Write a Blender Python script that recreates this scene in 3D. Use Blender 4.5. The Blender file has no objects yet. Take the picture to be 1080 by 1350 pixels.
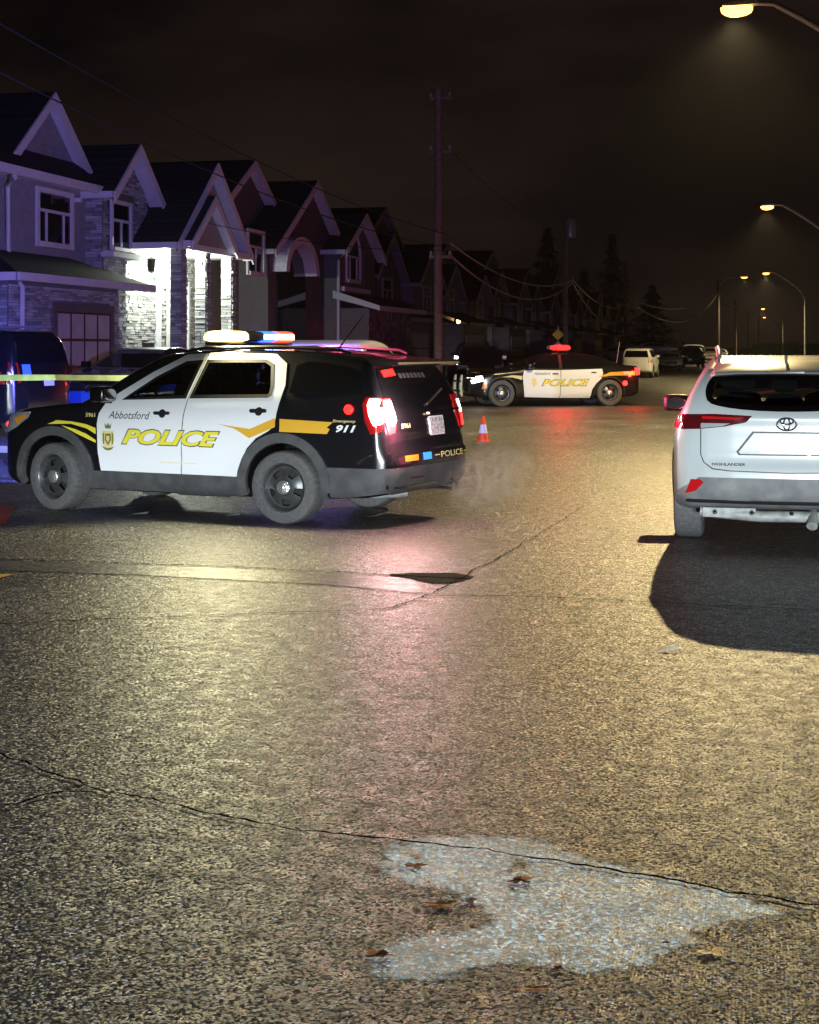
import bpy, bmesh, math, random
import numpy as np
from mathutils import Vector, Matrix

random.seed(11)
np.random.seed(11)
R = math.radians
SC = bpy.context.scene
COL = SC.collection

# ------------------------------------------------------------------ camera
YAW = math.atan(467 / 2000)            # the street runs along +Y, the camera looks a little to its left
EYE = 1.75
cam_data = bpy.data.cameras.new('camera')
cam_data.sensor_fit = 'HORIZONTAL'
cam_data.sensor_width = 36.0
cam_data.lens = 36.0 * 2000 / 1080
cam_data.shift_y = -218 / 1080
cam_data.clip_start = 0.05
cam_data.clip_end = 3000
cam = bpy.data.objects.new('camera', cam_data)
cam.location = (0, 0, EYE)
cam.rotation_euler = (R(90), 0, YAW)
COL.objects.link(cam)
SC.camera = cam

# ------------------------------------------------------------------ night sky
world = bpy.data.worlds.new('World')
SC.world = world
world.use_nodes = True
wn = world.node_tree.nodes
wl = world.node_tree.links
wn.clear()
w_out = wn.new('ShaderNodeOutputWorld')
w_bg = wn.new('ShaderNodeBackground')
w_tc = wn.new('ShaderNodeTexCoord')
w_map = wn.new('ShaderNodeMapping')
w_map.inputs['Scale'].default_value = (1.0, 1.0, 2.6)
w_noise = wn.new('ShaderNodeTexNoise')
w_noise.inputs['Scale'].default_value = 2.6
w_noise.inputs['Detail'].default_value = 5
w_noise.inputs['Roughness'].default_value = 0.55
w_ramp = wn.new('ShaderNodeValToRGB')
w_ramp.color_ramp.elements[0].position = 0.36
w_ramp.color_ramp.elements[0].color = (0.0050, 0.0034, 0.0040, 1)
w_ramp.color_ramp.elements[1].position = 0.68
w_ramp.color_ramp.elements[1].color = (0.0300, 0.0185, 0.0140, 1)
wl.new(w_tc.outputs['Generated'], w_map.inputs['Vector'])
wl.new(w_map.outputs['Vector'], w_noise.inputs['Vector'])
wl.new(w_noise.outputs['Fac'], w_ramp.inputs['Fac'])
wl.new(w_ramp.outputs['Color'], w_bg.inputs['Color'])
w_bg.inputs['Strength'].default_value = 0.55
wl.new(w_bg.outputs['Background'], w_out.inputs['Surface'])

SC.view_settings.view_transform = 'Standard'
SC.view_settings.look = 'None'
SC.view_settings.exposure = 0.0
SC.view_settings.gamma = 1.0
SC.render.engine = 'CYCLES'
SC.cycles.use_denoising = True
SC.cycles.max_bounces = 5
SC.cycles.diffuse_bounces = 2
SC.cycles.glossy_bounces = 3
SC.cycles.transmission_bounces = 4
SC.cycles.transparent_max_bounces = 10
SC.cycles.volume_bounces = 0
SC.cycles.sample_clamp_indirect = 3.0
SC.cycles.sample_clamp_direct = 0.0
SC.cycles.caustics_reflective = False
SC.cycles.caustics_refractive = False
SC.cycles.blur_glossy = 0.5

# headlights of a vehicle standing behind the camera: they light the rear of the white SUV and the police doors
def lamp(name, kind, loc, energy, color, radius=0.05, parent=None, spot=None, blend=0.5, aim=None):
    d = bpy.data.lights.new(name, kind)
    d.energy = energy
    d.color = color
    d.shadow_soft_size = radius
    if kind == 'SPOT':
        d.spot_size = R(spot)
        d.spot_blend = blend
    o = bpy.data.objects.new(name, d)
    COL.objects.link(o)
    o.location = loc
    if aim is not None:
        o.rotation_euler = (Vector(aim) - Vector(loc)).to_track_quat('-Z', 'Y').to_euler()
    if parent:
        o.parent = parent
    return o

for hx in (2.2, 3.7):
    hb_ = lamp('headlight_beam', 'SPOT', (hx, -13.0, 0.95), 22500, (0.86, 0.95, 1.0), 0.07, spot=46, blend=0.6, aim=(-1.9, 16.0, -1.1))
    hb_.scale = (1.0, 0.25, 1.0)       # wide flat beam with a cut-off

# ------------------------------------------------------------------ helpers
def setp(o, label=None, cat=None, group=None, kind=None):
    if label: o['label'] = label
    if cat: o['category'] = cat
    if group: o['group'] = group
    if kind: o['kind'] = kind
    return o

def thing(name, loc, rz, label, cat, group=None, scale=1.0):
    o = bpy.data.objects.new(name, None)
    COL.objects.link(o)
    o.empty_display_size = 0.2
    o.location = loc
    o.rotation_euler = (0, 0, rz)
    o.scale = (scale,) * 3
    setp(o, label, cat, group)
    return o

def link_mesh(name, me, mat, parent=None):
    o = bpy.data.objects.new(name, me)
    COL.objects.link(o)
    if mat is not None and not me.materials:
        me.materials.append(mat)
    if parent is not None:
        o.parent = parent
    return o

def copy_tree(src, parent=None):
    c = src.copy()
    COL.objects.link(c)
    c.parent = parent
    for ch in list(src.children):
        copy_tree(ch, c)
    return c

class MB:
    """collects geometry; build() links it as one mesh object (off moves world coordinates into the parent's)"""
    def __init__(s): s.v = []; s.f = []
    def quad(s, *p):
        n = len(s.v); s.v += [tuple(q) for q in p]; s.f.append(tuple(range(n, n + len(p)))); return s
    def box(s, x0, x1, y0, y1, z0, z1):
        n = len(s.v)
        s.v += [(x0,y0,z0),(x1,y0,z0),(x1,y1,z0),(x0,y1,z0),(x0,y0,z1),(x1,y0,z1),(x1,y1,z1),(x0,y1,z1)]
        s.f += [(n,n+3,n+2,n+1),(n+4,n+5,n+6,n+7),(n,n+1,n+5,n+4),(n+1,n+2,n+6,n+5),(n+2,n+3,n+7,n+6),(n+3,n,n+4,n+7)]
        return s
    def prism(s, poly, d0, d1, axis='x'):
        """poly in the plane across axis, extruded from d0 to d1"""
        n = len(s.v); k = len(poly)
        for d in (d0, d1):
            for a, b in poly:
                s.v.append((d, a, b) if axis == 'x' else (a, d, b) if axis == 'y' else (a, b, d))
        s.f.append(tuple(range(n + k - 1, n - 1, -1))); s.f.append(tuple(range(n + k, n + 2 * k)))
        for i in range(k):
            j = (i + 1) % k
            s.f.append((n + i, n + j, n + k + j, n + k + i))
        return s
    def slab(s, p0, p1, p2, p3, t):
        """a plate: four corners, thickness t downwards along its normal"""
        a, b, c, d = [Vector(p) for p in (p0, p1, p2, p3)]
        nn = (b - a).cross(d - a).normalized()
        n = len(s.v)
        s.v += [tuple(q) for q in (a, b, c, d)] + [tuple(q - nn * t) for q in (a, b, c, d)]
        s.f += [(n,n+1,n+2,n+3),(n+7,n+6,n+5,n+4),(n,n+4,n+5,n+1),(n+1,n+5,n+6,n+2),(n+2,n+6,n+7,n+3),(n+3,n+7,n+4,n)]
        return s
    def tube(s, pts, r, seg=8, cap=True):
        pts = [Vector(p) for p in pts]
        rs = r if isinstance(r, (list, tuple)) else [r] * len(pts)
        rings = []
        up = Vector((0, 0, 1))
        for i, p in enumerate(pts):
            t = (pts[min(i + 1, len(pts) - 1)] - pts[max(i - 1, 0)]).normalized()
            ref = up if abs(t.dot(up)) < 0.95 else Vector((1, 0, 0))
            a = t.cross(ref).normalized(); b = t.cross(a).normalized()
            ring = []
            for k in range(seg):
                an = 2 * math.pi * k / seg
                ring.append(len(s.v)); s.v.append(tuple(p + (a * math.cos(an) + b * math.sin(an)) * rs[i]))
            rings.append(ring)
        for i in range(len(rings) - 1):
            for k in range(seg):
                j = (k + 1) % seg
                s.f.append((rings[i][k], rings[i + 1][k], rings[i + 1][j], rings[i][j]))
        if cap:
            s.f.append(tuple(rings[0])); s.f.append(tuple(reversed(rings[-1])))
        return s
    def lathe(s, prof, center=(0, 0, 0), axis='z', seg=24, skip=None):
        n0 = len(s.v); c = Vector(center)
        for (r, h) in prof:
            for k in range(seg):
                an = 2 * math.pi * k / seg
                a, b = r * math.cos(an), r * math.sin(an)
                q = (a, b, h) if axis == 'z' else (a, h, b) if axis == 'y' else (h, a, b)
                s.v.append(tuple(c + Vector(q)))
        for i in range(len(prof) - 1):
            for k in range(seg):
                if skip and skip(i, k): continue
                j = (k + 1) % seg
                s.f.append((n0 + i * seg + k, n0 + i * seg + j, n0 + (i + 1) * seg + j, n0 + (i + 1) * seg + k))
        return s
    def mesh(s, name, off=None, smooth=None):
        me = bpy.data.meshes.new(name)
        v = s.v if off is None else [(a - off[0], b - off[1], c - off[2]) for a, b, c in s.v]
        me.from_pydata(v, [], s.f)
        bm = bmesh.new(); bm.from_mesh(me)
        bmesh.ops.recalc_face_normals(bm, faces=bm.faces[:])
        bm.to_mesh(me); bm.free()
        if smooth:
            for p in me.polygons: p.use_smooth = True
            me.set_sharp_from_angle(angle=R(smooth))
        return me
    def build(s, name, mat, parent=None, off=None, smooth=None):
        return link_mesh(name, s.mesh(name, off, smooth), mat, parent)

# ------------------------------------------------------------------ materials
def new_mat(name):
    m = bpy.data.materials.new(name)
    m.use_nodes = True
    nt = m.node_tree
    return m, nt, nt.nodes['Principled BSDF']

def mat(name, col, rough=0.5, metal=0.0, spec=0.5, coat=0.0, var=0.0, scale=6.0, bump=0.0, bscale=40.0, dirt=None):
    m, nt, b = new_mat(name)
    b.inputs['Base Color'].default_value = (*col, 1)
    b.inputs['Roughness'].default_value = rough
    b.inputs['Metallic'].default_value = metal
    b.inputs['Specular IOR Level'].default_value = spec
    if coat:
        b.inputs['Coat Weight'].default_value = coat
        b.inputs['Coat Roughness'].default_value = 0.04
    if var or dirt or bump:
        tc = nt.nodes.new('ShaderNodeTexCoord')
    if var or dirt:
        n = nt.nodes.new('ShaderNodeTexNoise')
        n.inputs['Scale'].default_value = scale
        n.inputs['Detail'].default_value = 6
        nt.links.new(tc.outputs['Object'], n.inputs['Vector'])
        rp = nt.nodes.new('ShaderNodeValToRGB')
        rp.color_ramp.elements[0].position = 0.35
        rp.color_ramp.elements[1].position = 0.7
        if dirt:
            rp.color_ramp.elements[0].color = (*col, 1)
            rp.color_ramp.elements[1].color = (*dirt, 1)
        else:
            rp.color_ramp.elements[0].color = (*[c * (1 - var) for c in col], 1)
            rp.color_ramp.elements[1].color = (*[min(1, c * (1 + var)) for c in col], 1)
        nt.links.new(n.outputs['Fac'], rp.inputs['Fac'])
        nt.links.new(rp.outputs['Color'], b.inputs['Base Color'])
    if bump:
        n2 = nt.nodes.new('ShaderNodeTexNoise')
        n2.inputs['Scale'].default_value = bscale
        n2.inputs['Detail'].default_value = 4
        nt.links.new(tc.outputs['Object'], n2.inputs['Vector'])
        bp = nt.nodes.new('ShaderNodeBump')
        bp.inputs['Strength'].default_value = bump
        bp.inputs['Distance'].default_value = 0.02
        nt.links.new(n2.outputs['Fac'], bp.inputs['Height'])
        nt.links.new(bp.outputs['Normal'], b.inputs['Normal'])
    return m

def emit(name, col, strength, base=(0.8, 0.8, 0.8)):
    m, nt, b = new_mat(name)
    b.inputs['Base Color'].default_value = (*base, 1)
    b.inputs['Roughness'].default_value = 0.25
    b.inputs['Emission Color'].default_value = (*col, 1)
    b.inputs['Emission Strength'].default_value = strength
    return m

def island_mat(name, c0, c1, rough=0.85, bump=0.35, bscale=30):
    """every stone of the mesh takes its own tone"""
    m, nt, b = new_mat(name)
    g = nt.nodes.new('ShaderNodeNewGeometry')
    rp = nt.nodes.new('ShaderNodeValToRGB')
    rp.color_ramp.elements[0].color = (*c0, 1); rp.color_ramp.elements[1].color = (*c1, 1)
    nt.links.new(g.outputs['Random Per Island'], rp.inputs['Fac'])
    tc = nt.nodes.new('ShaderNodeTexCoord')
    n = nt.nodes.new('ShaderNodeTexNoise'); n.inputs['Scale'].default_value = bscale; n.inputs['Detail'].default_value = 5
    nt.links.new(tc.outputs['Object'], n.inputs['Vector'])
    mx = nt.nodes.new('ShaderNodeMixRGB'); mx.blend_type = 'MULTIPLY'; mx.inputs['Fac'].default_value = 0.5
    nt.links.new(rp.outputs['Color'], mx.inputs['Color1']); nt.links.new(n.outputs['Color'], mx.inputs['Color2'])
    n.noise_dimensions = '3D'
    bw = nt.nodes.new('ShaderNodeRGBToBW'); nt.links.new(n.outputs['Color'], bw.inputs['Color'])
    nt.links.new(bw.outputs['Val'], mx.inputs['Color2'])
    nt.links.new(mx.outputs['Color'], b.inputs['Base Color'])
    b.inputs['Roughness'].default_value = rough
    bp = nt.nodes.new('ShaderNodeBump'); bp.inputs['Strength'].default_value = bump; bp.inputs['Distance'].default_value = 0.02
    nt.links.new(n.outputs['Fac'], bp.inputs['Height']); nt.links.new(bp.outputs['Normal'], b.inputs['Normal'])
    return m

def shingle_mat(name, col):
    m, nt, b = new_mat(name)
    tc = nt.nodes.new('ShaderNodeTexCoord')
    br = nt.nodes.new('ShaderNodeTexBrick')
    br.inputs['Scale'].default_value = 1.0
    br.inputs['Brick Width'].default_value = 0.3; br.inputs['Row Height'].default_value = 0.14
    br.inputs['Mortar Size'].default_value = 0.012
    br.inputs['Color1'].default_value = (*col, 1); br.inputs['Color2'].default_value = (*[c * 1.9 for c in col], 1)
    br.inputs['Mortar'].default_value = (*[c * 0.4 for c in col], 1)
    mp = nt.nodes.new('ShaderNodeMapping'); mp.inputs['Rotation'].default_value = (0, R(90), 0)
    nt.links.new(tc.outputs['Object'], mp.inputs['Vector']); nt.links.new(mp.outputs['Vector'], br.inputs['Vector'])
    nt.links.new(br.outputs['Color'], b.inputs['Base Color'])
    b.inputs['Roughness'].default_value = 0.9
    bp = nt.nodes.new('ShaderNodeBump'); bp.inputs['Strength'].default_value = 0.4; bp.inputs['Distance'].default_value = 0.01
    nt.links.new(br.outputs['Fac'], bp.inputs['Height']); nt.links.new(bp.outputs['Normal'], b.inputs['Normal'])
    return m

def glass_mat(name, tint=(0.25, 0.27, 0.28), rough=0.02):
    m = bpy.data.materials.new(name); m.use_nodes = True
    nt = m.node_tree; nt.nodes.clear()
    out = nt.nodes.new('ShaderNodeOutputMaterial')
    tr = nt.nodes.new('ShaderNodeBsdfTransparent'); tr.inputs['Color'].default_value = (*tint, 1)
    gl = nt.nodes.new('ShaderNodeBsdfGlossy'); gl.inputs['Roughness'].default_value = rough
    gl.inputs['Color'].default_value = (0.9, 0.9, 0.9, 1)
    fr = nt.nodes.new('ShaderNodeFresnel'); fr.inputs['IOR'].default_value = 1.5
    mx = nt.nodes.new('ShaderNodeMixShader')
    nt.links.new(fr.outputs['Fac'], mx.inputs['Fac'])
    nt.links.new(tr.outputs['BSDF'], mx.inputs[1]); nt.links.new(gl.outputs['BSDF'], mx.inputs[2])
    nt.links.new(mx.outputs['Shader'], out.inputs['Surface'])
    return m

def asphalt_mat(name, base=0.036, tint=(1.0, 0.985, 0.955), speck=0.75, wet=0.41, facet=0.66, low=0.35):
    m, nt, b = new_mat(name)
    N, L = nt.nodes.new, nt.links.new
    geo = N('ShaderNodeNewGeometry')
    vo = N('ShaderNodeTexVoronoi'); vo.inputs['Scale'].default_value = 108; vo.inputs['Randomness'].default_value = 1.0
    L(geo.outputs['Position'], vo.inputs['Vector'])
    vo2 = N('ShaderNodeTexVoronoi'); vo2.inputs['Scale'].default_value = 55
    L(geo.outputs['Position'], vo2.inputs['Vector'])
    big = N('ShaderNodeTexNoise'); big.inputs['Scale'].default_value = 0.55; big.inputs['Detail'].default_value = 7; big.inputs['Roughness'].default_value = 0.6
    L(geo.outputs['Position'], big.inputs['Vector'])
    med = N('ShaderNodeTexNoise'); med.inputs['Scale'].default_value = 9; med.inputs['Detail'].default_value = 6
    L(geo.outputs['Position'], med.inputs['Vector'])
    # stones of the aggregate: each cell its own tone, a few pale ones
    sep = N('ShaderNodeSeparateColor'); L(vo.outputs['Color'], sep.inputs['Color'])
    rp = N('ShaderNodeValToRGB')
    e = rp.color_ramp.elements
    e[0].position = 0.0; e[0].color = (base * low * tint[0], base * low * tint[1], base * low * tint[2], 1)
    e[1].position = 1.0; e[1].color = (speck * tint[0], speck * tint[1], speck * tint[2], 1)
    q = e.new(0.55); q.color = (base * tint[0], base * tint[1], base * tint[2], 1)
    q = e.new(0.84); q.color = (base * 2.2 * tint[0], base * 2.2 * tint[1], base * 2.2 * tint[2], 1)
    q = e.new(0.93); q.color = tuple(min(.9, base * 2.2 + (speck - base * 2.2) * .42) * t_ for t_ in tint) + (1,)
    L(sep.outputs['Red'], rp.inputs['Fac'])
    mul = N('ShaderNodeMixRGB'); mul.blend_type = 'MULTIPLY'; mul.inputs['Fac'].default_value = 1.0
    br = N('ShaderNodeMapRange'); br.inputs['From Min'].default_value = 0.3; br.inputs['From Max'].default_value = 0.72
    br.inputs['To Min'].default_value = 0.42; br.inputs['To Max'].default_value = 1.35
    L(big.outputs['Fac'], br.inputs['Value'])
    L(rp.outputs['Color'], mul.inputs['Color1']); L(br.outputs['Result'], mul.inputs['Color2'])
    L(mul.outputs['Color'], b.inputs['Base Color'])
    rr = N('ShaderNodeMapRange'); rr.inputs['From Min'].default_value = 0.3; rr.inputs['From Max'].default_value = 0.7
    rr.inputs['To Min'].default_value = wet - 0.08; rr.inputs['To Max'].default_value = wet + 0.14
    L(med.outputs['Fac'], rr.inputs['Value']); L(rr.outputs['Result'], b.inputs['Roughness'])
    b.inputs['Specular IOR Level'].default_value = 0.5
    add = N('ShaderNodeMath'); add.operation = 'ADD'
    h1 = N('ShaderNodeMath'); h1.operation = 'MULTIPLY'; h1.inputs[1].default_value = 0.7
    L(vo.outputs['Distance'], h1.inputs[0])
    L(h1.outputs[0], add.inputs[0]); L(vo2.outputs['Distance'], add.inputs[1])
    inv = N('ShaderNodeMath'); inv.operation = 'MULTIPLY'; inv.inputs[1].default_value = -1
    L(add.outputs[0], inv.inputs[0])
    # every stone of the aggregate lies at its own tilt
    sub = N('ShaderNodeVectorMath'); sub.operation = 'SUBTRACT'; sub.inputs[1].default_value = (0.5, 0.5, 0.5)
    L(vo.outputs['Color'], sub.inputs[0])
    scl = N('ShaderNodeVectorMath'); scl.operation = 'MULTIPLY'; scl.inputs[1].default_value = (facet, facet, 0.0)
    L(sub.outputs['Vector'], scl.inputs[0])
    adn = N('ShaderNodeVectorMath'); adn.operation = 'ADD'; L(geo.outputs['Normal'], adn.inputs[0]); L(scl.outputs['Vector'], adn.inputs[1])
    nrm = N('ShaderNodeVectorMath'); nrm.operation = 'NORMALIZE'; L(adn.outputs['Vector'], nrm.inputs[0])
    bp = N('ShaderNodeBump'); bp.inputs['Strength'].default_value = 0.35; bp.inputs['Distance'].default_value = 0.008
    L(inv.outputs[0], bp.inputs['Height']); L(nrm.outputs['Vector'], bp.inputs['Normal'])
    bp2 = N('ShaderNodeBump'); bp2.inputs['Strength'].default_value = 0.25; bp2.inputs['Distance'].default_value = 0.03
    L(med.outputs['Fac'], bp2.inputs['Height']); L(bp.outputs['Normal'], bp2.inputs['Normal'])
    L(bp2.outputs['Normal'], b.inputs['Normal'])
    return m

M = {}
M['asphalt'] = asphalt_mat('asphalt')
M['tar'] = mat('tar', (0.004, 0.004, 0.004), 1.0, spec=0.0)
M['patch_dark'] = mat('near_black', (0.012, 0.012, 0.012), 0.9, spec=0.08, bump=0.4, bscale=150)
M['concrete'] = mat('concrete', (0.30, 0.29, 0.27), 0.85, var=0.25, scale=3, bump=0.3, bscale=60)
M['grass'] = mat('lawn', (0.035, 0.055, 0.022), 0.95, var=0.4, scale=9, bump=0.8, bscale=60)
M['yellow_paint'] = mat('yellow_paint', (0.75, 0.5, 0.06), 0.7, var=0.25, scale=30)
M['plain_red'] = mat('plain_red', (0.6, 0.06, 0.05), 0.7, var=0.25, scale=30)
M['siding'] = mat('grey_siding', (0.30, 0.31, 0.34), 0.75, var=0.08, scale=4)
M['siding2'] = mat('taupe_siding', (0.13, 0.11, 0.105), 0.8, var=0.1, scale=4)
M['trim'] = mat('white_trim', (0.72, 0.72, 0.74), 0.6, var=0.05, scale=5)
M['trim2'] = mat('tan_trim', (0.30, 0.28, 0.26), 0.6, var=0.08, scale=5)
M['stone'] = island_mat('ledge_stone', (0.24, 0.24, 0.245), (0.72, 0.72, 0.70))
M['stone2'] = island_mat('brown_stone', (0.12, 0.10, 0.09), (0.36, 0.30, 0.24))
M['mortar'] = mat('mortar', (0.16, 0.16, 0.16), 0.95, var=0.2, scale=12)
M['stucco'] = mat('stucco', (0.18, 0.165, 0.155), 0.9, var=0.1, scale=3, bump=0.3, bscale=90)
M['shingle'] = shingle_mat('shingle', (0.016, 0.014, 0.014))
M['shingle2'] = shingle_mat('shingle_brown', (0.024, 0.016, 0.015))
M['win'] = mat('window_glass', (0.012, 0.012, 0.014), 0.05, spec=0.6)
M['frost'] = mat('frosted_glass', (0.46, 0.48, 0.46), 0.5, spec=0.5, var=0.12, scale=2)
M['iron'] = mat('black_iron', (0.012, 0.012, 0.013), 0.45, metal=0.4)
M['wood'] = mat('pole_wood', (0.15, 0.125, 0.10), 0.9, var=0.35, scale=14, bump=0.5, bscale=30)
M['steel'] = mat('galvanised_steel', (0.45, 0.46, 0.47), 0.45, metal=0.7, var=0.1, scale=10)
M['wire'] = mat('cable', (0.02, 0.02, 0.02), 0.7, spec=0.2)
M['lit_wire'] = mat('lit_cable', (0.42, 0.40, 0.38), 0.6)  # paler copy of the cable: lamplight put into its colour
M['bark'] = mat('bark', (0.05, 0.04, 0.03), 0.95)
M['leaf'] = mat('needles', (0.014, 0.022, 0.012), 0.9)
M['hedge'] = mat('hedge_leaf', (0.06, 0.11, 0.03), 0.8)
M['dead_leaf'] = mat('dead_leaf', (0.24, 0.10, 0.04), 0.8, spec=0.15, var=0.4, scale=25)
M['paper'] = mat('paper_scrap', (0.75, 0.74, 0.70), 0.8)
# ------------------------------------------------------------------ vehicle bodies: a smooth solid from side profile, width and plan
def poly_sdf(P, X, Y):
    P = np.asarray(P, float)
    X = np.asarray(X, float); Y = np.asarray(Y, float)
    d2 = np.full(X.shape, 1e9); inside = np.zeros(X.shape, bool)
    n = len(P)
    for i in range(n):
        ax, ay = P[i]; bx, by = P[(i + 1) % n]
        ex, ey = bx - ax, by - ay
        wx, wy = X - ax, Y - ay
        t = np.clip((wx * ex + wy * ey) / (ex * ex + ey * ey + 1e-12), 0, 1)
        dx, dy = wx - ex * t, wy - ey * t
        d2 = np.minimum(d2, dx * dx + dy * dy)
        if abs(ey) > 1e-9:
            cond = ((ay > Y) != (by > Y)) & (X < ex * (Y - ay) / ey + ax)
            inside ^= cond
    d = np.sqrt(d2)
    return np.where(inside, -d, d)

def smax(a, b, k):
    return np.maximum(a, b) + np.maximum(k - np.abs(a - b), 0) ** 2 / (4 * k)

def smooth_poly(P, it=2, closed=True):
    """round the corners of an outline (Chaikin)"""
    P = [tuple(p) for p in P]
    for _ in range(it):
        Q = []
        n = len(P)
        for i in range(n if closed else n - 1):
            a, b = P[i], P[(i + 1) % n]
            Q.append((a[0] * .75 + b[0] * .25, a[1] * .75 + b[1] * .25))
            Q.append((a[0] * .25 + b[0] * .75, a[1] * .25 + b[1] * .75))
        P = Q
    return P

class Body:
    def __init__(s, prof, widths, plan, wheels, wheel_r, arch_r, k=0.10, inner=0.55, bumps=None, cabin=None):
        s.prof = smooth_poly(prof, 1)
        s.wz, s.ww = zip(*widths)
        s.plan = smooth_poly(plan + [(plan[-1][0], -1.5), (plan[0][0], -1.5)], 1)
        s.wheels = wheels; s.wheel_r = wheel_r; s.arch_r = arch_r; s.k = k; s.inner = inner
        s.bumps = bumps; s.cabin = cabin
        xs = [p[0] for p in prof]; zs = [p[1] for p in prof]
        s.lo = np.array([min(xs) - .12, -max(s.ww) - .12, min(zs) - .12]); s.hi = np.array([max(xs) + .12, max(s.ww) + .12, max(zs) + .12])
    def halfw(s, x, z):
        w = np.interp(z, s.wz, s.ww)
        if s.bumps is not None: w = w + s.bumps(x, z)
        return w
    def f(s, x, y, z):
        """outer skin"""
        ay = np.abs(y)
        a = poly_sdf(s.prof, x, z)
        b = ay - s.halfw(x, z)
        c = poly_sdf(s.plan, x, ay)
        return smax(smax(a, b, s.k), c, s.k * 1.5)
    def cut(s, f0, x, y, z):
        ay = np.abs(y)
        f = f0
        for wx_ in s.wheels:
            rc = np.hypot(x - wx_, z - s.wheel_r) - s.arch_r
            f = np.maximum(f, -np.maximum(rc, s.inner - ay))
        if s.cabin is not None:
            f = s.cabin(s, f, f0, x, y, z)
        return f
    def full(s, x, y, z):
        return s.cut(s.f(x, y, z), x, y, z)
    def mesh(s, name, h=0.035):
        n = np.ceil((s.hi - s.lo) / h).astype(int) + 1
        gx = s.lo[0] + h * np.arange(n[0]); gz = s.lo[2] + h * np.arange(n[2])
        m = n[1] // 2
        gy = h * (np.arange(-m, m + 1) + 0.5 * 0)
        n[1] = len(gy)
        X2, Z2 = np.meshgrid(gx, gz, indexing='ij')
        a = poly_sdf(s.prof, X2, Z2)[:, None, :]
        wv = s.halfw(X2, Z2)[:, None, :]
        X3, Y3 = np.meshgrid(gx, np.abs(gy), indexing='ij')
        c = poly_sdf(s.plan, X3, Y3)[:, :, None]
        b = np.abs(gy)[None, :, None] - wv
        f = smax(smax(a, b, s.k), c, s.k * 1.5)
        X, Y, Z = np.meshgrid(gx, gy, gz, indexing='ij')
        f = s.cut(f, X, Y, Z)
        sg = f < 0
        # surface nets
        cnt = np.zeros(np.array(f.shape) - 1); acc = np.zeros(cnt.shape + (3,))
        sl = [slice(0, -1), slice(1, None)]
        corners = {(i, j, k): (f[sl[i], sl[j], sl[k]], sg[sl[i], sl[j], sl[k]]) for i in (0, 1) for j in (0, 1) for k in (0, 1)}
        for (i, j, k), (fa, sa) in corners.items():
            for ax in range(3):
                if (i, j, k)[ax]: continue
                o = [i, j, k]; o[ax] = 1
                fb, sb = corners[tuple(o)]
                mk = sa != sb
                t = np.where(mk, fa / np.where(mk, fa - fb, 1), 0)
                cnt += mk
                for q in range(3):
                    base = (i, j, k)[q]
                    acc[..., q] += np.where(mk, base + (t if q == ax else 0), 0)
        act = cnt > 0
        idx = -np.ones(act.shape, int); idx[act] = np.arange(act.sum())
        cell = np.argwhere(act)
        V = (cell + acc[act] / cnt[act][:, None]) * h + np.array([gx[0], gy[0], gz[0]])
        faces = []
        for ax in range(3):
            s0 = [slice(None)] * 3; s1 = [slice(None)] * 3
            s0[ax] = slice(0, -1); s1[ax] = slice(1, None)
            d = sg[tuple(s0)] != sg[tuple(s1)]
            o1, o2 = [(1, 2), (2, 0), (0, 1)][ax]
            e = np.argwhere(d)
            ok = np.ones(len(e), bool)
            for o in (o1, o2):
                ok &= (e[:, o] >= 1) & (e[:, o] < f.shape[o] - 1)
            e = e[ok]
            flip = sg[tuple(s0)][tuple(e.T)]
            def at_(da, db):
                q = e.copy(); q[:, o1] -= da; q[:, o2] -= db
                return idx[tuple(q.T)]
            qd = np.stack([at_(1, 1), at_(0, 1), at_(0, 0), at_(1, 0)], 1)
            qd[~flip] = qd[~flip][:, ::-1]
            faces.append(qd)
        Fc = np.concatenate(faces)
        Fc = Fc[(Fc >= 0).all(1)]
        # pull vertices onto the exact skin
        e = 0.004
        for _ in range(3):
            x, y, z = V.T
            f0 = s.full(x, y, z)
            g = np.stack([s.full(x + e, y, z) - f0, s.full(x, y + e, z) - f0, s.full(x, y, z + e) - f0], 1) / e
            gl = (g ** 2).sum(1) + 1e-6
            st = np.clip(-f0 / gl, -h * .6, h * .6)
            V = V + g * np.where(gl > 0.05, st, 0)[:, None] * 0.9
        me = bpy.data.meshes.new(name)
        me.from_pydata(V.tolist(), [], Fc.tolist())
        me.validate()
        for p in me.polygons: p.use_smooth = True
        me.set_sharp_from_angle(angle=R(42))
        return me
    def drape(s, pts, axis, sgn):
        """pts (n,2): the two other coordinates; returns points on the skin and outward normals.  axis 'y': (x,z); 'x': (y,z); 'z': (x,y)"""
        pts = np.asarray(pts, float)
        n = len(pts)
        if axis == 'y':
            base = poly_sdf(s.prof, pts[:, 0], pts[:, 1]); hw = s.halfw(pts[:, 0], pts[:, 1])
            def ev(t): return smax(smax(base, t - hw, s.k), poly_sdf(s.plan, pts[:, 0], t), s.k * 1.5)
        elif axis == 'x':
            def ev(t): return s.f(sgn * t, pts[:, 0], pts[:, 1])
        else:
            def ev(t): return s.f(pts[:, 0], pts[:, 1], sgn * t)
        top = {'y': s.hi[1], 'x': s.hi[0] if sgn > 0 else -s.lo[0], 'z': s.hi[2]}[axis]
        low = {'y': 0.2, 'x': 0.25, 'z': 0.5}[axis]
        a = np.full(n, low); b = np.full(n, top)
        done = ev(a) < 0
        for _ in range(13):
            m = (a + b) / 2
            v = ev(m) < 0
            a = np.where(v, m, a); b = np.where(v, b, m)
        t = np.where(done, (a + b) / 2, low)
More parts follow.
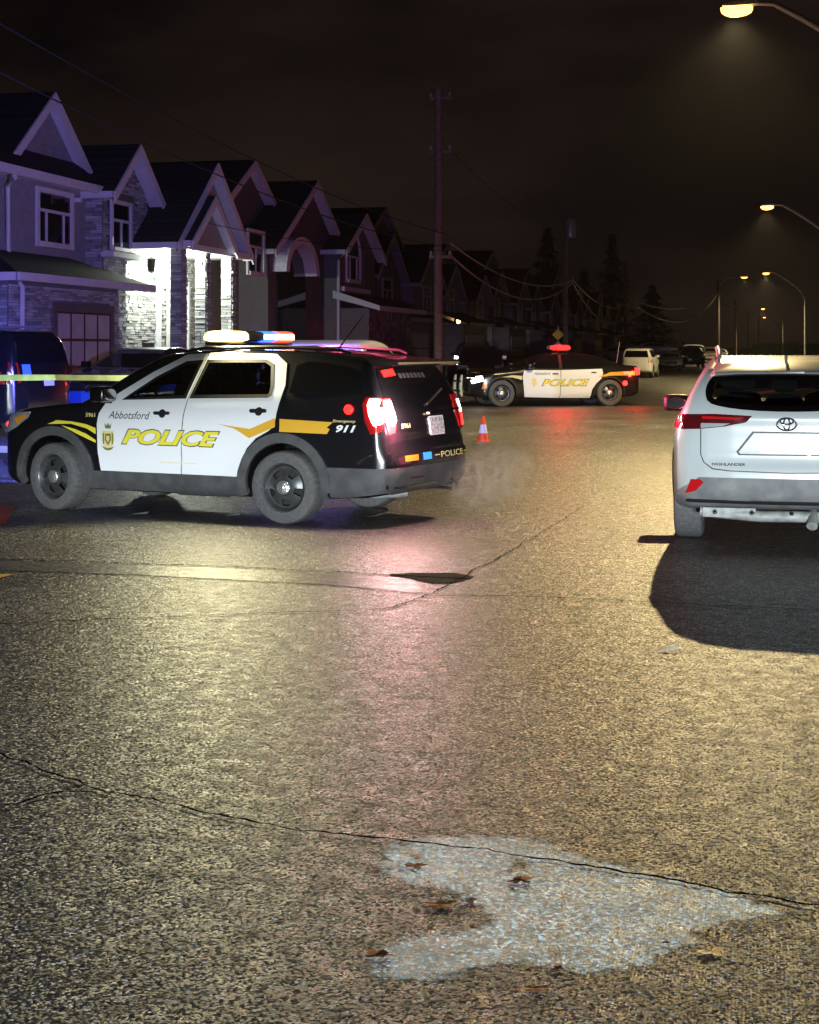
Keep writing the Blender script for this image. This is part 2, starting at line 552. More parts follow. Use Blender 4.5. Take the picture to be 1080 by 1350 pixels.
        if axis == 'y': Pn = np.stack([pts[:, 0], sgn * t, pts[:, 1]], 1)
        elif axis == 'x': Pn = np.stack([sgn * t, pts[:, 0], pts[:, 1]], 1)
        else: Pn = np.stack([pts[:, 0], pts[:, 1], sgn * t], 1)
        e = 0.006
        x, y, z = Pn.T
        f0 = s.f(x, y, z)
        g = np.stack([s.f(x + e, y, z) - f0, s.f(x, y + e, z) - f0, s.f(x, y, z + e) - f0], 1)
        g /= np.linalg.norm(g, axis=1)[:, None] + 1e-9
        s.missed = ~done
        return Pn, g

def _drape_bm(bm, body, axis, sgn, off, step, thick, name):
    """bm: flat outline in XY; cut into a grid, laid onto the body"""
    bm.normal_update()
    bmesh.ops.triangulate(bm, faces=[f for f in bm.faces if len(f.verts) > 4])
    co = np.array([v.co[:2] for v in bm.verts])
    lo, hi = co.min(0), co.max(0)
    for ax in (0, 1):
        k = math.floor(lo[ax] / step) + 1
        while k * step < hi[ax] - 1e-4:
            pc = [0, 0, 0]; pc[ax] = k * step
            pn = [0, 0, 0]; pn[ax] = 1
            bmesh.ops.bisect_plane(bm, geom=bm.verts[:] + bm.edges[:] + bm.faces[:], plane_co=pc, plane_no=pn, dist=1e-5)
            k += 1
    bm.normal_update()
    bmesh.ops.triangulate(bm, faces=[f for f in bm.faces if len(f.verts) > 4])
    P, N = body.drape([v.co[:2] for v in bm.verts], axis, sgn)
    nrm = {}
    for v, p, n in zip(bm.verts, P, N):
        v.co = Vector(p) + Vector(n) * off
        nrm[v] = Vector(n)
    lost = [v for v, q in zip(bm.verts, body.missed) if q]
    if lost: bmesh.ops.delete(bm, geom=lost, context='VERTS')
    if thick:
        be = [e for e in bm.edges if e.is_boundary]
        src = {v: nrm[v] for e in be for v in e.verts}
        pos = {tuple(round(c, 6) for c in v.co): n for v, n in src.items()}
        r = bmesh.ops.extrude_edge_only(bm, edges=be)
        for g in r['geom']:
            if isinstance(g, bmesh.types.BMVert):
                n = pos.get(tuple(round(c, 6) for c in g.co))
                if n is not None: g.co -= n * thick
    bmesh.ops.recalc_face_normals(bm, faces=bm.faces[:])
    me = bpy.data.meshes.new(name)
    bm.to_mesh(me); bm.free()
    # outward
    if len(me.polygons):
        k = max(range(len(me.polygons)), key=lambda i: me.polygons[i].area)
        p = me.polygons[k]
        _, n = body.drape([[p.center[1], p.center[2]] if axis == 'x' else [p.center[0], p.center[2]] if axis == 'y' else [p.center[0], p.center[1]]], axis, sgn)
        if Vector(n[0]).dot(p.normal) < 0: me.flip_normals()
    for p in me.polygons: p.use_smooth = True
    me.set_sharp_from_angle(angle=R(50))
    return me

def patch(name, body, outline, m, parent, axis='y', sgn=1, off=0.004, step=0.08, thick=0.0, rnd=0):
    P = smooth_poly(outline, rnd) if rnd else outline
    bm = bmesh.new()
    bm.faces.new([bm.verts.new((a, b, 0)) for a, b in P])
    return link_mesh(name, _drape_bm(bm, body, axis, sgn, off, step, thick, name), m, parent)

def text_bm(txt, size, bold=0.0, shear=0.0, stretch=1.0):
    cu = bpy.data.curves.new('lettering', 'FONT')
    cu.body = txt; cu.size = size; cu.offset = bold; cu.shear = shear; cu.resolution_u = 3
    cu.fill_mode = 'FRONT'
    ob = bpy.data.objects.new('lettering_tmp', cu)
    COL.objects.link(ob)
    dg = bpy.context.evaluated_depsgraph_get()
    me = bpy.data.meshes.new_from_object(ob.evaluated_get(dg))
    bpy.data.objects.remove(ob)
    bm = bmesh.new(); bm.from_mesh(me)
    bpy.data.meshes.remove(me)
    xs = [v.co.x for v in bm.verts]; ys = [v.co.y for v in bm.verts]
    return bm, min(xs), max(xs), min(ys), max(ys)

def letter(name, body, txt, box, m, parent, axis='y', sgn=1, off=0.008, bold=0.0, shear=0.0, rot=0.0):
    """box (a0,a1,b0,b1): where the writing starts and ends across, bottom and top"""
    bm, x0, x1, y0, y1 = text_bm(txt, 1.0, bold, shear)
    a0, a1, b0, b1 = box
    for v in bm.verts:
        v.co = ((v.co.x - x0) / (x1 - x0) * (a1 - a0) + a0, (v.co.y - y0) / (y1 - y0) * (b1 - b0) + b0, 0)
        if rot: v.co.y += (v.co.x - a0) * rot
    return link_mesh(name, _drape_bm(bm, body, axis, sgn, off, 0.12, 0, name), m, parent)

def flat_text(name, txt, m, parent, width, height, bold=0.0, shear=0.0, mw=None):
    """lettering on a flat face: mw maps (u,v) to a point"""
    bm, x0, x1, y0, y1 = text_bm(txt, 1.0, bold, shear)
    for v in bm.verts:
        u = (v.co.x - x0) / (x1 - x0) * width; w = (v.co.y - y0) / (y1 - y0) * height
        v.co = mw(u, w)
    me = bpy.data.meshes.new(name); bm.to_mesh(me); bm.free()
    return link_mesh(name, me, m, parent)

# wheels ------------------------------------------------------------
WHEEL_CACHE = {}
def wheel_meshes(kind, r, w):
    key = (kind, round(r, 3), round(w, 3))
    if key in WHEEL_CACHE: return WHEEL_CACHE[key]
    rr = r * 0.64
    t = MB()
    hw = w / 2
    t.lathe([(rr, -hw * .8), (rr * 1.06, -hw), (r * .86, -hw * 1.05), (r * .96, -hw * .92), (r, -hw * .7), (r, hw * .7), (r * .96, hw * .92), (r * .86, hw * 1.05), (rr * 1.06, hw), (rr, hw * .8), (rr, -hw * .8)], axis='y', seg=40)
    tread = MB()
    for k in range(40):
        an = 2 * math.pi * k / 40
        for b in (-1, 0, 1):
            a0, a1 = an, an + 0.11
            y0, y1 = b * hw * .5 - hw * .2, b * hw * .5 + hw * .2
            sh = b * 0.04
            p = [(r * 1.008 * math.cos(a0 + sh), y0, r * 1.008 * math.sin(a0 + sh)), (r * 1.008 * math.cos(a1 + sh), y0, r * 1.008 * math.sin(a1 + sh)),
                 (r * 1.008 * math.cos(a1 + sh), y1, r * 1.008 * math.sin(a1 + sh)), (r * 1.008 * math.cos(a0 + sh), y1, r * 1.008 * math.sin(a0 + sh))]
            tread.quad(*p)
    t.v, t.f = t.v + tread.v, t.f + [tuple(i + len(t.v) for i in f) for f in tread.f]
    rim = MB()
    o = hw * .72
    if kind == 'steel':
        prof = [(rr * .99, hw * .85), (rr * .97, o + .012), (rr * .90, o - .03), (rr * .80, o - .035), (rr * .62, o - .015), (rr * .50, o), (rr * .36, o + .005), (rr * .30, o - .01), (0.001, o - .01)]
        rim.lathe(prof, axis='y', seg=40, skip=lambda i, k: i in (3, 4) and k % 8 in (0, 1, 2))
    else:
        prof = [(rr * .99, hw * .85), (rr * .97, o + .012), (rr * .90, o - .015), (rr * .55, o + .0), (rr * .25, o + .012), (0.001, o + .012)]
        rim.lathe(prof, axis='y', seg=40, skip=lambda i, k: i in (2,) and k % 4 in (1, 2))
    barrel = MB().lathe([(rr * .97, o), (rr * .93, -hw * .6), (0.001, -hw * .6)], axis='y', seg=28)
    cap = MB().lathe([(rr * .30, o - .012), (rr * .30, o + .022), (rr * .22, o + .036), (0.001, o + .04)], axis='y', seg=20)
    WHEEL_CACHE[key] = [x.mesh(n, smooth=35) for x, n in ((t, 'tyre'), (rim, 'rim'), (barrel, 'barrel'), (cap, 'hub_cap'))]
    return WHEEL_CACHE[key]

def add_wheels(parent, body, w, y, kind, mats, steer=0.0, full=True):
    for i, x in enumerate(body.wheels):
        for sg in (1, -1):
            ms = wheel_meshes(kind, body.wheel_r, w)
            wh = link_mesh('wheel', ms[0], mats[0], parent)
            wh.location = (x, sg * y, body.wheel_r)
            wh.rotation_euler = (0, random.uniform(0, 6), (0 if sg > 0 else math.pi) + (steer if i == 0 else 0))
            if full:
                for me, m, n in zip(ms[1:], mats[1:], ('rim', 'brake_drum', 'hub_cap')):
                    link_mesh(n, me, m, wh)

def ring(cx, cz, r0, r1, a0, a1, n=22):
    o = [(cx + r1 * math.cos(R(a0 + (a1 - a0) * i / n)), cz + r1 * math.sin(R(a0 + (a1 - a0) * i / n))) for i in range(n + 1)]
    i_ = [(cx + r0 * math.cos(R(a0 + (a1 - a0) * i / n)), cz + r0 * math.sin(R(a0 + (a1 - a0) * i / n))) for i in range(n, -1, -1)]
    return o + i_

M['black_paint'] = mat('black_paint', (0.008, 0.008, 0.010), 0.22, coat=0.8, spec=0.5)
M['white_paint'] = mat('white_paint', (0.84, 0.86, 0.88), 0.35, coat=0.4)
M['silver_paint'] = mat('silver_white_paint', (0.42, 0.46, 0.47), 0.30, coat=0.8)
M['grey_paint'] = mat('grey_paint', (0.22, 0.22, 0.23), 0.3, coat=0.6)
M['beige_paint'] = mat('beige_paint', (0.42, 0.38, 0.32), 0.35, coat=0.5)
M['glass'] = mat('dark_glass', (0.006, 0.006, 0.007), 0.04, spec=0.55)
M['clear'] = glass_mat('tinted_glass')
M['smoked'] = glass_mat('smoked_glass', (0.16, 0.165, 0.17))
M['rubber'] = mat('tyre_rubber', (0.075, 0.075, 0.077), 0.85, scale=30, dirt=(0.115, 0.114, 0.112))
M['dirty_plastic'] = mat('dirty_plastic', (0.050, 0.052, 0.055), 0.65, scale=7, dirt=(0.085, 0.086, 0.088))
M['dusty'] = mat('dusty_bumper', (0.11, 0.115, 0.12), 0.7, scale=6, dirt=(0.20, 0.20, 0.20))
M['black_plastic'] = mat('black_plastic', (0.012, 0.012, 0.013), 0.5)
M['steel_wheel'] = mat('steel_wheel', (0.10, 0.105, 0.11), 0.35, metal=0.6, var=0.25, scale=10)
M['hub'] = mat('hub_chrome', (0.75, 0.76, 0.76), 0.28, metal=0.85, bump=0.6, bscale=45)
M['dark'] = mat('dark_metal', (0.02, 0.02, 0.02), 0.7)
M['chrome'] = mat('chrome', (0.8, 0.8, 0.8), 0.12, metal=1.0)
M['alloy'] = mat('alloy', (0.5, 0.5, 0.5), 0.3, metal=0.8)
M['under'] = mat('underbody', (0.30, 0.31, 0.30), 0.65, metal=0.2, var=0.4, scale=9)
M['gold'] = mat('gold_stripe', (0.72, 0.40, 0.035), 0.45)
M['yellow'] = mat('yellow_letter', (0.82, 0.72, 0.06), 0.45)
M['grey_ink'] = mat('grey_ink', (0.07, 0.08, 0.085), 0.5)
M['olive_ink'] = mat('olive_ink', (0.16, 0.19, 0.05), 0.5)
M['pale_gold'] = mat('pale_gold', (0.80, 0.66, 0.30), 0.5)
M['plate'] = mat('plate_white', (0.85, 0.86, 0.87), 0.45)
M['plate_ink'] = mat('plate_print', (0.80, 0.80, 0.80), 0.5, scale=38, dirt=(0.10, 0.11, 0.13))
M['red_lens'] = mat('red_lens', (0.42, 0.008, 0.010), 0.12, spec=0.6, coat=0.5)
M['dark_red_lens'] = mat('dark_red_lens', (0.07, 0.004, 0.006), 0.1, spec=0.7, coat=0.6)
M['amber_lens'] = mat('amber_lens', (0.8, 0.30, 0.02), 0.2)
M['clear_lens'] = mat('clear_lens', (0.55, 0.57, 0.6), 0.12, metal=0.5, spec=0.7)
# ------------------------------------------------------------------ ground, road, pavements
def sheet(name, x0, x1, y0, y1, z, m, parent=None, kind='structure'):
    o = MB().quad((x0, y0, z), (x1, y0, z), (x1, y1, z), (x0, y1, z)).build(name, m, parent)
    if parent is None: setp(o, kind=kind)
    return o
LK, RK = -9.3, 2.7
sheet('ground', -900, 900, -200, 1600, -.012, M['grass'])
road = sheet('road', LK, RK, -60, 900, 0.0, M['asphalt'])
for nm, x0, x1 in (('kerb_left', LK - .15, LK), ('kerb_right', RK, RK + .15)):
    k = MB().box(x0, x1, 21.5 if x0 < 0 else -60, 900, -.05, .12); setp(k.build(nm, M['concrete']), kind='structure')
for nm, x0, x1 in (('pavement_left', LK - 1.75, LK - .15), ('pavement_right', RK + .15, RK + 1.75)):
    p = MB().box(x0, x1, 21.5 if x0 < 0 else -60, 900, -.05, .116)
    setp(p.build(nm, M['concrete']), kind='structure')
setp(MB().box(-16.2, LK - 1.75, 23.0, 42.5, -.05, .10).build('driveway', M['concrete']), kind='structure')
setp(MB().quad((-60, -20, -.004), (LK, -20, -.004), (LK, 21.5, -.004), (-60, 21.5, -.004)).build('side_road', M['asphalt']), kind='structure')

def gp(px, py, z=0.0):
    d = 2000 * (EYE - z) / (py - 457); X = (px - 540) * d / 2000
    return Vector((X * math.cos(YAW) - d * math.sin(YAW), X * math.sin(YAW) + d * math.cos(YAW), z))

def crack(pts, w, name='crack', m=None, z=.008):
    """a jagged open crack running over the asphalt"""
    P_ = [gp(*p) for p in pts]
    fine = []
    for a, b in zip(P_[:-1], P_[1:]):
        n = max(2, int((b - a).length / .035))
        for i in range(n): fine.append(a.lerp(b, i / n))
    fine.append(P_[-1])
    v, f = [], []
    off = 0
    for i, p in enumerate(fine):
        t = (fine[min(i + 1, len(fine) - 1)] - fine[max(i - 1, 0)]).normalized(); nn = Vector((-t.y, t.x, 0))
        off = off * .7 + random.uniform(-1, 1) * .012
        ww = w * random.uniform(.35, 1.3) * (.35 if i in (0, len(fine) - 1) else 1)
        c = p + nn * off
        v += [tuple(c + nn * ww / 2 + Vector((0, 0, z))), tuple(c - nn * ww / 2 + Vector((0, 0, z)))]
        if i: f.append((2 * i - 2, 2 * i - 1, 2 * i + 1, 2 * i))
    me = bpy.data.meshes.new(name); me.from_pydata(v, [], f)
    return link_mesh(name, me, m or M['tar'], road)
crack([(-20, 988), (40, 1010), (95, 1030), (130, 1046), (200, 1056), (300, 1078), (390, 1095), (480, 1106), (560, 1112), (640, 1122), (720, 1136), (800, 1146), (880, 1162), (960, 1180), (1090, 1197)], 0.0150)
crack([(-20, 1066), (30, 1060), (60, 1048), (130, 1046)], .015)
crack([(95, 1030), (120, 1036), (60, 1050)], .011)
crack([(150, 972), (188, 975)], 0.0105)
crack([(-20, 825), (120, 819), (260, 813), (400, 808), (470, 806), (520, 802), (560, 787), (600, 768)], .018)
crack([(-20, 738), (130, 742), (300, 748), (450, 755), (540, 761), (620, 764)], .024)
crack([(600, 768), (640, 745), (700, 712), (770, 668)], .012)
crack([(560, 787), (650, 786), (740, 789), (860, 795), (960, 800), (1090, 806)], .020)
crack([(-20, 752), (200, 760), (430, 772), (560, 783)], 0.0150)
o = MB().quad(*[gp(*p, .003) for p in [(-30, 739), (130, 743), (300, 749), (450, 756), (545, 763), (560, 783), (430, 771), (200, 759), (-30, 751)]]).build('sealed_strip', asphalt_mat('sealed_asphalt', base=.075, speck=.3, wet=.36, facet=.25), road)
# a flat dark patch where the seams meet
seg = [(512, 757), (545, 755), (600, 755), (626, 760), (600, 768), (570, 769)]
o = MB().quad(*[gp(*p, .006) for p in seg]).build('dark_patch', M['patch_dark'], road)
o = MB().quad(gp(-30, 668, .006), gp(8, 664, .006), gp(20, 668, .006), gp(8, 690, .006), gp(-30, 694, .006)).build('red_patch', M['plain_red'], road)  # flat red patch at the left edge of the road
o = MB().quad(gp(-30, 756, .006), gp(18, 757, .006), gp(-5, 763, .006), gp(-30, 762, .006)).build('yellow_marking', M['yellow_paint'], road)

# pale bluish patch in the foreground, ragged at its edge
def pale_patch_mat():
    m = asphalt_mat('pale_asphalt', base=.80, tint=(.80, .95, 1.0), speck=1.0, wet=.42, facet=.6, low=.75)
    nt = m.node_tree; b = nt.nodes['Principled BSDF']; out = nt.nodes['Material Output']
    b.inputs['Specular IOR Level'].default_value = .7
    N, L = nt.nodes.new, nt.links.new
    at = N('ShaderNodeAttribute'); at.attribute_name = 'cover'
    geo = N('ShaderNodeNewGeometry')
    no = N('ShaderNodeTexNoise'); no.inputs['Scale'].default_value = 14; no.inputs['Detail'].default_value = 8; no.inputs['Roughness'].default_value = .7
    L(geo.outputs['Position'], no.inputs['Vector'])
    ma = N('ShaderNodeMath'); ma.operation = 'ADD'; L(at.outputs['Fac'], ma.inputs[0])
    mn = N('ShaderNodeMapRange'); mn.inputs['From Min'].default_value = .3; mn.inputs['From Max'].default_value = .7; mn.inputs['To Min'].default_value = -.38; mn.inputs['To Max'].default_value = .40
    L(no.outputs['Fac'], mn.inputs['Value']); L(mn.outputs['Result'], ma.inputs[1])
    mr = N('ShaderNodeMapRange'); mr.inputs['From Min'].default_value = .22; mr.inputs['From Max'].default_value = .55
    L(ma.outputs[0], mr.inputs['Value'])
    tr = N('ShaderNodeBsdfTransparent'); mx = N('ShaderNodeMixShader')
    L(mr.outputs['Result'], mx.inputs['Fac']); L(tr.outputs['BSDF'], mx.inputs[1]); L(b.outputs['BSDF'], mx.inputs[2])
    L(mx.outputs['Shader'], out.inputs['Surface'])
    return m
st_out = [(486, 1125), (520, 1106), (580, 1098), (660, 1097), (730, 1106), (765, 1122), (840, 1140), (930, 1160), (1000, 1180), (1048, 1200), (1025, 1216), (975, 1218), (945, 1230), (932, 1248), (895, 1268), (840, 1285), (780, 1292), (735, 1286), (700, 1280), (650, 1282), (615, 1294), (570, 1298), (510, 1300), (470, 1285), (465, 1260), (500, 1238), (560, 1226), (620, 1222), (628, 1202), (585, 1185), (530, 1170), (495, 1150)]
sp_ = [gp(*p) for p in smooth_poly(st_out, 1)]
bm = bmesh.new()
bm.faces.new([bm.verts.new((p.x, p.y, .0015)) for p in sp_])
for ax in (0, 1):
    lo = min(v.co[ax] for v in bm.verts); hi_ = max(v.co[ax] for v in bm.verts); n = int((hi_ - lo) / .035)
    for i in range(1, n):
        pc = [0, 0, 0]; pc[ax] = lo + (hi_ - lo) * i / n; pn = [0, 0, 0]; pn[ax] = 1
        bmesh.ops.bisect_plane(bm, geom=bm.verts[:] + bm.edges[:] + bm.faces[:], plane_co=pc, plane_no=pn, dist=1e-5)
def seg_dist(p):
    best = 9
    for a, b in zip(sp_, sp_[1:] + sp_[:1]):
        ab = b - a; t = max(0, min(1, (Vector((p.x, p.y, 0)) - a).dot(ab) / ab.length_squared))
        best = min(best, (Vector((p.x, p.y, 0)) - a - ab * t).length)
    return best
me = bpy.data.meshes.new('pale_patch'); bm.verts.ensure_lookup_table()
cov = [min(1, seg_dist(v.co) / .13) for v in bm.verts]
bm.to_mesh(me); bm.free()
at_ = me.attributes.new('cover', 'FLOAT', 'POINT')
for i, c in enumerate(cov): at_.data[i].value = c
link_mesh('pale_patch', me, pale_patch_mat(), road)

# ------------------------------------------------------------------ houses
class House:
    def __init__(s, y, label, x=-16.2):
        s.o = (x, y, 0)
        s.root = thing('house', s.o, 0, label, 'house', 'houses along the street')
    def part(s, mb, name, m, parent=None, kind=None, smooth=None):
        # children sit in the frame of the house root
        o = mb.build(name, m, parent or s.root, off=s.o, smooth=smooth)
        if kind: o['kind'] = kind
        return o
    def siding(s, x, yr, z0, z1, m, step=.15, parent=None):
        """lapped boards on a wall facing the street; yr(z) gives the run of the board at height z"""
        mb = MB(); z = z0
        while z < z1 - .01:
            t = min(z + step, z1); a, b = yr((z + t) / 2)
            if b - a > .03:
                mb.quad((x + .028, a, z), (x + .028, b, z), (x + .006, b, t), (x + .006, a, t))
                mb.quad((x + .006, a, z), (x + .006, b, z), (x + .028, b, z), (x + .028, a, z))
            z = t
        return s.part(mb, 'siding', m, parent, 'stuff')
    def side_siding(s, y, x0, x1, z0, z1, m, step=.15):
        mb = MB(); z = z0
        while z < z1 - .01:
            t = min(z + step, z1)
            mb.quad((x0, y - .028, z), (x1, y - .028, z), (x1, y - .006, t), (x0, y - .006, t))
            z = t
        return s.part(mb, 'siding', m, None, 'stuff')
    def stones(s, face, p, a0, a1, z0, z1, m, hole=None, hgt=.072):
        """courses of ledge stone; face 'x' looks at the street, face '-y' looks back down the street"""
        mb = MB(); z = z0
        while z < z1 - .02:
            h = min(random.uniform(.6, 1.25) * hgt, z1 - z); a = a0
            while a < a1 - .01:
                w = min(random.uniform(.12, .42), a1 - a)
                if a1 - a - w < .08: w = a1 - a
                am, zm = a + w / 2, z + h / 2
                if not (hole and hole(am, zm)):
                    pr = random.uniform(.008, .05); g = .006
                    if face == 'x':
                        mb.box(p, p + pr, a + g, a + w - g, z + g, z + h - g)
                    else:
                        mb.box(a + g, a + w - g, p - pr, p, z + g, z + h - g)
                a += w
            z += h
        return s.part(mb, 'stone_veneer', m, None, 'stuff')
    def window(s, x, y0, y1, z0, z1, cols=2, top=.35, arch=False, trim=None, t=.12):
        trim = trim or M['trim']
        fr = MB()
        fr.box(x, x + .07, y0 - t, y0, z0 - t, z1 + (0 if arch else t)); fr.box(x, x + .07, y1, y1 + t, z0 - t, z1 + (0 if arch else t))
        if not arch: fr.box(x, x + .068, y0, y1, z1, z1 + t)
        fr.box(x, x + .11, y0, y1, z0 - t, z0)
        f = s.part(fr, 'window', trim)
        yc, rad = (y0 + y1) / 2, (y1 - y0) / 2
        zt = z1 - (z1 - z0) * top if not arch else z1
        ys = [y0 + (y1 - y0) * i / cols for i in range(cols + 1)]
        if cols == 3: ys = [y0, y0 + (y1 - y0) * .23, y0 + (y1 - y0) * .77, y1]
        for a, b in zip(ys[:-1], ys[1:]):
            s.part(MB().box(x + .012, x + .022, a + .02, b - .02, z0 + .02, zt - .02), 'pane', M['win'], f)
        if not arch:
            s.part(MB().box(x + .012, x + .022, y0 + .02, y1 - .02, zt + .02, z1 - .02), 'pane', M['win'], f)
        mu = MB()
        for a in ys[1:-1]: mu.box(x + .01, x + .05, a - .035, a + .035, z0, zt)
        mu.box(x + .01, x + .052, y0, y1, zt - .035, zt + .035)
        s.part(mu, 'mullion', trim, f)
        if arch:
            n = 12; ri, ro = rad, rad + t
            am = MB()
            for i in range(n):
                a0, a1 = math.pi * i / n, math.pi * (i + 1) / n
                q = [(yc - ri * math.cos(a0), z1 + ri * math.sin(a0)), (yc - ro * math.cos(a0), z1 + ro * math.sin(a0)), (yc - ro * math.cos(a1), z1 + ro * math.sin(a1)), (yc - ri * math.cos(a1), z1 + ri * math.sin(a1))]
                am.prism(q, x, x + .07, 'x')
            s.part(am, 'arch_trim', trim, f)
            s.part(MB().prism([(yc - ri * .97 * math.cos(math.pi * i / n), z1 + .03 + ri * .94 * math.sin(math.pi * i / n)) for i in range(n + 1)], x + .012, x + .022, 'x'), 'pane', M['win'], f)
        return f
    def gable(s, xf, y0, y1, ze, zp, depth, wall=None, over=.35, oh=.35, trim=None, shing=None, z0=0.0, wallm=True, side_over=None, yp=None):
        """front-gabled block: wall, roof slopes, rake boards, gutter on the near eave"""
        trim = trim or M['trim']; shing = shing or M['shingle']
        yp = (y0 + y1) / 2 if yp is None else yp
        if wallm:
            s.part(MB().prism([(y0, z0), (y1, z0), (y1, ze), (yp, zp - .03), (y0, ze)], xf - depth, xf, 'x'), 'wall', wall or M['siding'])
        th = .14
        rf = MB()
        for ye, sg in ((y0, -1), (y1, 1)):
            sl = (zp - ze) / abs(yp - ye)
            yo, zo = ye + sg * over, ze - sl * over
            a, b = (xf + oh, yo, zo + th), (xf + oh, yp, zp + th)
            c, d = (xf - depth - .2, yp, zp + th), (xf - depth - .2, yo, zo + th)
            if sg < 0: rf.slab(a, b, c, d, th * .9)
            else: rf.slab(b, a, d, c, th * .9)
        r = s.part(rf, 'roof', shing)
        for ye, sg in ((y0, -1), (y1, 1)):
            sl = (zp - ze) / abs(yp - ye)
            yo, zo = ye + sg * over, ze - sl * over
            w = .26
            s.part(MB().prism([(yo, zo + th - .02), (yp, zp + th - .02), (yp, zp + th - .02 - w), (yo, zo + th - .02 - w)], xf + oh + .004, xf + oh + .05, 'x'), 'rake_board', trim)
            # pale soffit under the overhang
            s.part(MB().prism([(yo, zo + .005), (yp, zp + .005), (yp, zp - .03), (yo, zo - .03)], xf + .01, xf + oh + .003, 'x'), 'soffit', trim)
        sl = (zp - ze) / abs(yp - y0); yo, zo = y0 - over, ze - sl * over
        s.part(MB().box(xf - depth, xf + oh, yo - .10, yo - .004, zo - .03, zo + .13), 'gutter', trim)
        return r

# --- house with the lit porch
h1 = House(30.0, 'grey two-storey house with lit white stone porch, nearest on the left')
h1.part(MB().box(-26, -16.2, 24.0, 35.3, 0, 5.62), 'wall', M['siding'])
h1.siding(-16.2, lambda z: (24.0, 34.5), 3.3, 5.55, M['siding'])
h1.stones('x', -16.19, 34.5, 35.4, 0, 5.55, M['stone'])
# skirt of roof over the upper wall with its white fascia
h1.part(MB().slab((-15.72, 23.5, 5.66), (-15.72, 35.3, 5.66), (-16.75, 35.3, 6.45), (-16.75, 23.5, 6.45), .1), 'roof', M['shingle'])
h1.part(MB().box(-15.74, -15.68, 23.5, 35.25, 5.46, 5.66), 'fascia', M['trim'])
h1.part(MB().box(-16.19, -15.74, 23.5, 35.25, 5.52, 5.55), 'soffit', M['trim'])
h1.part(MB().tube([(-15.70, 29.85, 5.5), (-15.74, 29.95, 5.40), (-16.08, 30.25, 5.25), (-16.10, 30.35, 3.6), (-15.3, 29.2, 3.15), (-15.1, 29.05, 3.0), (-15.12, 29.05, .2)], .055, 8), 'downpipe', M['trim'], smooth=50)
h1.window(-16.17, 31.84, 33.48, 4.17, 5.30, cols=3, top=.36)
sec = h1.part(MB().box(-16.15, -15.95, 33.6, 33.72, 5.22, 5.32), 'security_lamp', M['trim'])
# upper front gable
h1.gable(-16.55, 30.95, 34.75, 6.05, 7.62, 9, M['siding'], over=.30, oh=.30, z0=5.2)
h1.siding(-16.54, lambda z: (30.98 + (z - 6.05) / 1.57 * 1.87 if z > 6.05 else 30.98, 34.72 - (z - 6.05) / 1.57 * 1.87 if z > 6.05 else 34.72), 5.9, 7.5, M['siding'])
# stone-faced gable with the narrow window
h1.gable(-15.75, 34.42, 37.15, 5.58, 6.74, 8, M['mortar'], over=.22, oh=.40, z0=4.0)
h1.part(MB().box(-16.24, -15.752, 34.42, 35.82, 0, 4.0), 'wall', M['mortar'])
h1.stones('x', -15.74, 34.42, 37.15, 0, 6.6, M['stone'], hole=lambda a, z: (z < 4.0 and a > 35.75) or (34.65 < a < 36.05 and 4.1 < z < 5.5) or z > 5.55 + (1.3 - abs(a - 35.78)) * .85)
h1.stones('-y', 34.42, -16.2, -15.75, 0, 5.6, M['stone'])
h1.window(-15.69, 34.80, 35.86, 4.22, 5.30, cols=2, top=.38, trim=M['trim'], t=.09)
h1.part(MB().box(-15.67, -15.60, 34.68, 35.98, 5.40, 5.56), 'window_head', M['siding2'])
h1.part(MB().box(-15.74, -15.4, 34.3, 36.3, 3.95, 4.07), 'ledge', M['trim'])
# garage block with hipped skirt roof
h1.part(MB().box(-16.2, -15.2, 28.6, 34.1, 0, 3.12), 'wall', M['mortar'])
h1.stones('-y', 28.6, -17.4, -15.2, 0, 3.05, M['stone'])
h1.stones('x', -15.19, 28.62, 34.1, 0, 3.05, M['stone'], hole=lambda a, z: 30.6 < a < 33.7 and z < 2.75)
h1.part(MB().box(-17.4, -16.2, 28.62, 30.0, 0, 3.12), 'wall', M['mortar'])
hip = MB()
hip.quad((-17.9, 28.2, 3.26), (-14.75, 28.2, 3.26), (-16.15, 29.6, 3.86), (-17.9, 29.6, 3.86))
hip.quad((-14.75, 28.2, 3.26), (-14.75, 35.2, 3.26), (-16.15, 33.4, 3.86), (-16.15, 29.6, 3.86))
hip.quad((-14.75, 35.2, 3.26), (-16.15, 35.2, 3.26), (-16.15, 33.4, 3.86))
hip.quad((-17.9, 28.2, 3.25), (-17.9, 35.2, 3.25), (-14.75, 35.2, 3.25), (-14.75, 28.2, 3.25))
h1.part(hip, 'garage_roof', M['shingle'])
h1.part(MB().box(-17.9, -14.73, 28.12, 28.2, 3.10, 3.27), 'fascia', M['trim'])
h1.part(MB().box(-14.75, -14.67, 28.12, 35.2, 3.10, 3.27), 'fascia', M['trim'])
h1.part(MB().box(-17.8, -14.75, 28.2, 35.1, 3.13, 3.16), 'soffit', M['trim'])
gd = h1.part(MB().box(-15.20, -15.13, 30.55, 30.74, 0, 2.72).box(-15.20, -15.13, 33.55, 33.74, 0, 2.72).box(-15.2, -15.128, 30.74, 33.55, 2.53, 2.72), 'garage_door', M['siding2'])
for c in range(4):
    for r in range(4):
        y0 = 30.76 + c * .6975; z0 = .06 + r * .617
        h1.part(MB().box(-15.17, -15.155, y0 + .02, y0 + .675, z0 + .02, z0 + .60), 'pane', M['frost'], gd)
bars = MB()
for c in range(5): bars.box(-15.175, -15.14, 30.75 + c * .6975 - .022, 30.75 + c * .6975 + .022, .02, 2.53)
for r in range(5): bars.box(-15.176, -15.138, 30.75, 33.54, .05 + r * .617 - .03, .05 + r * .617 + .03)
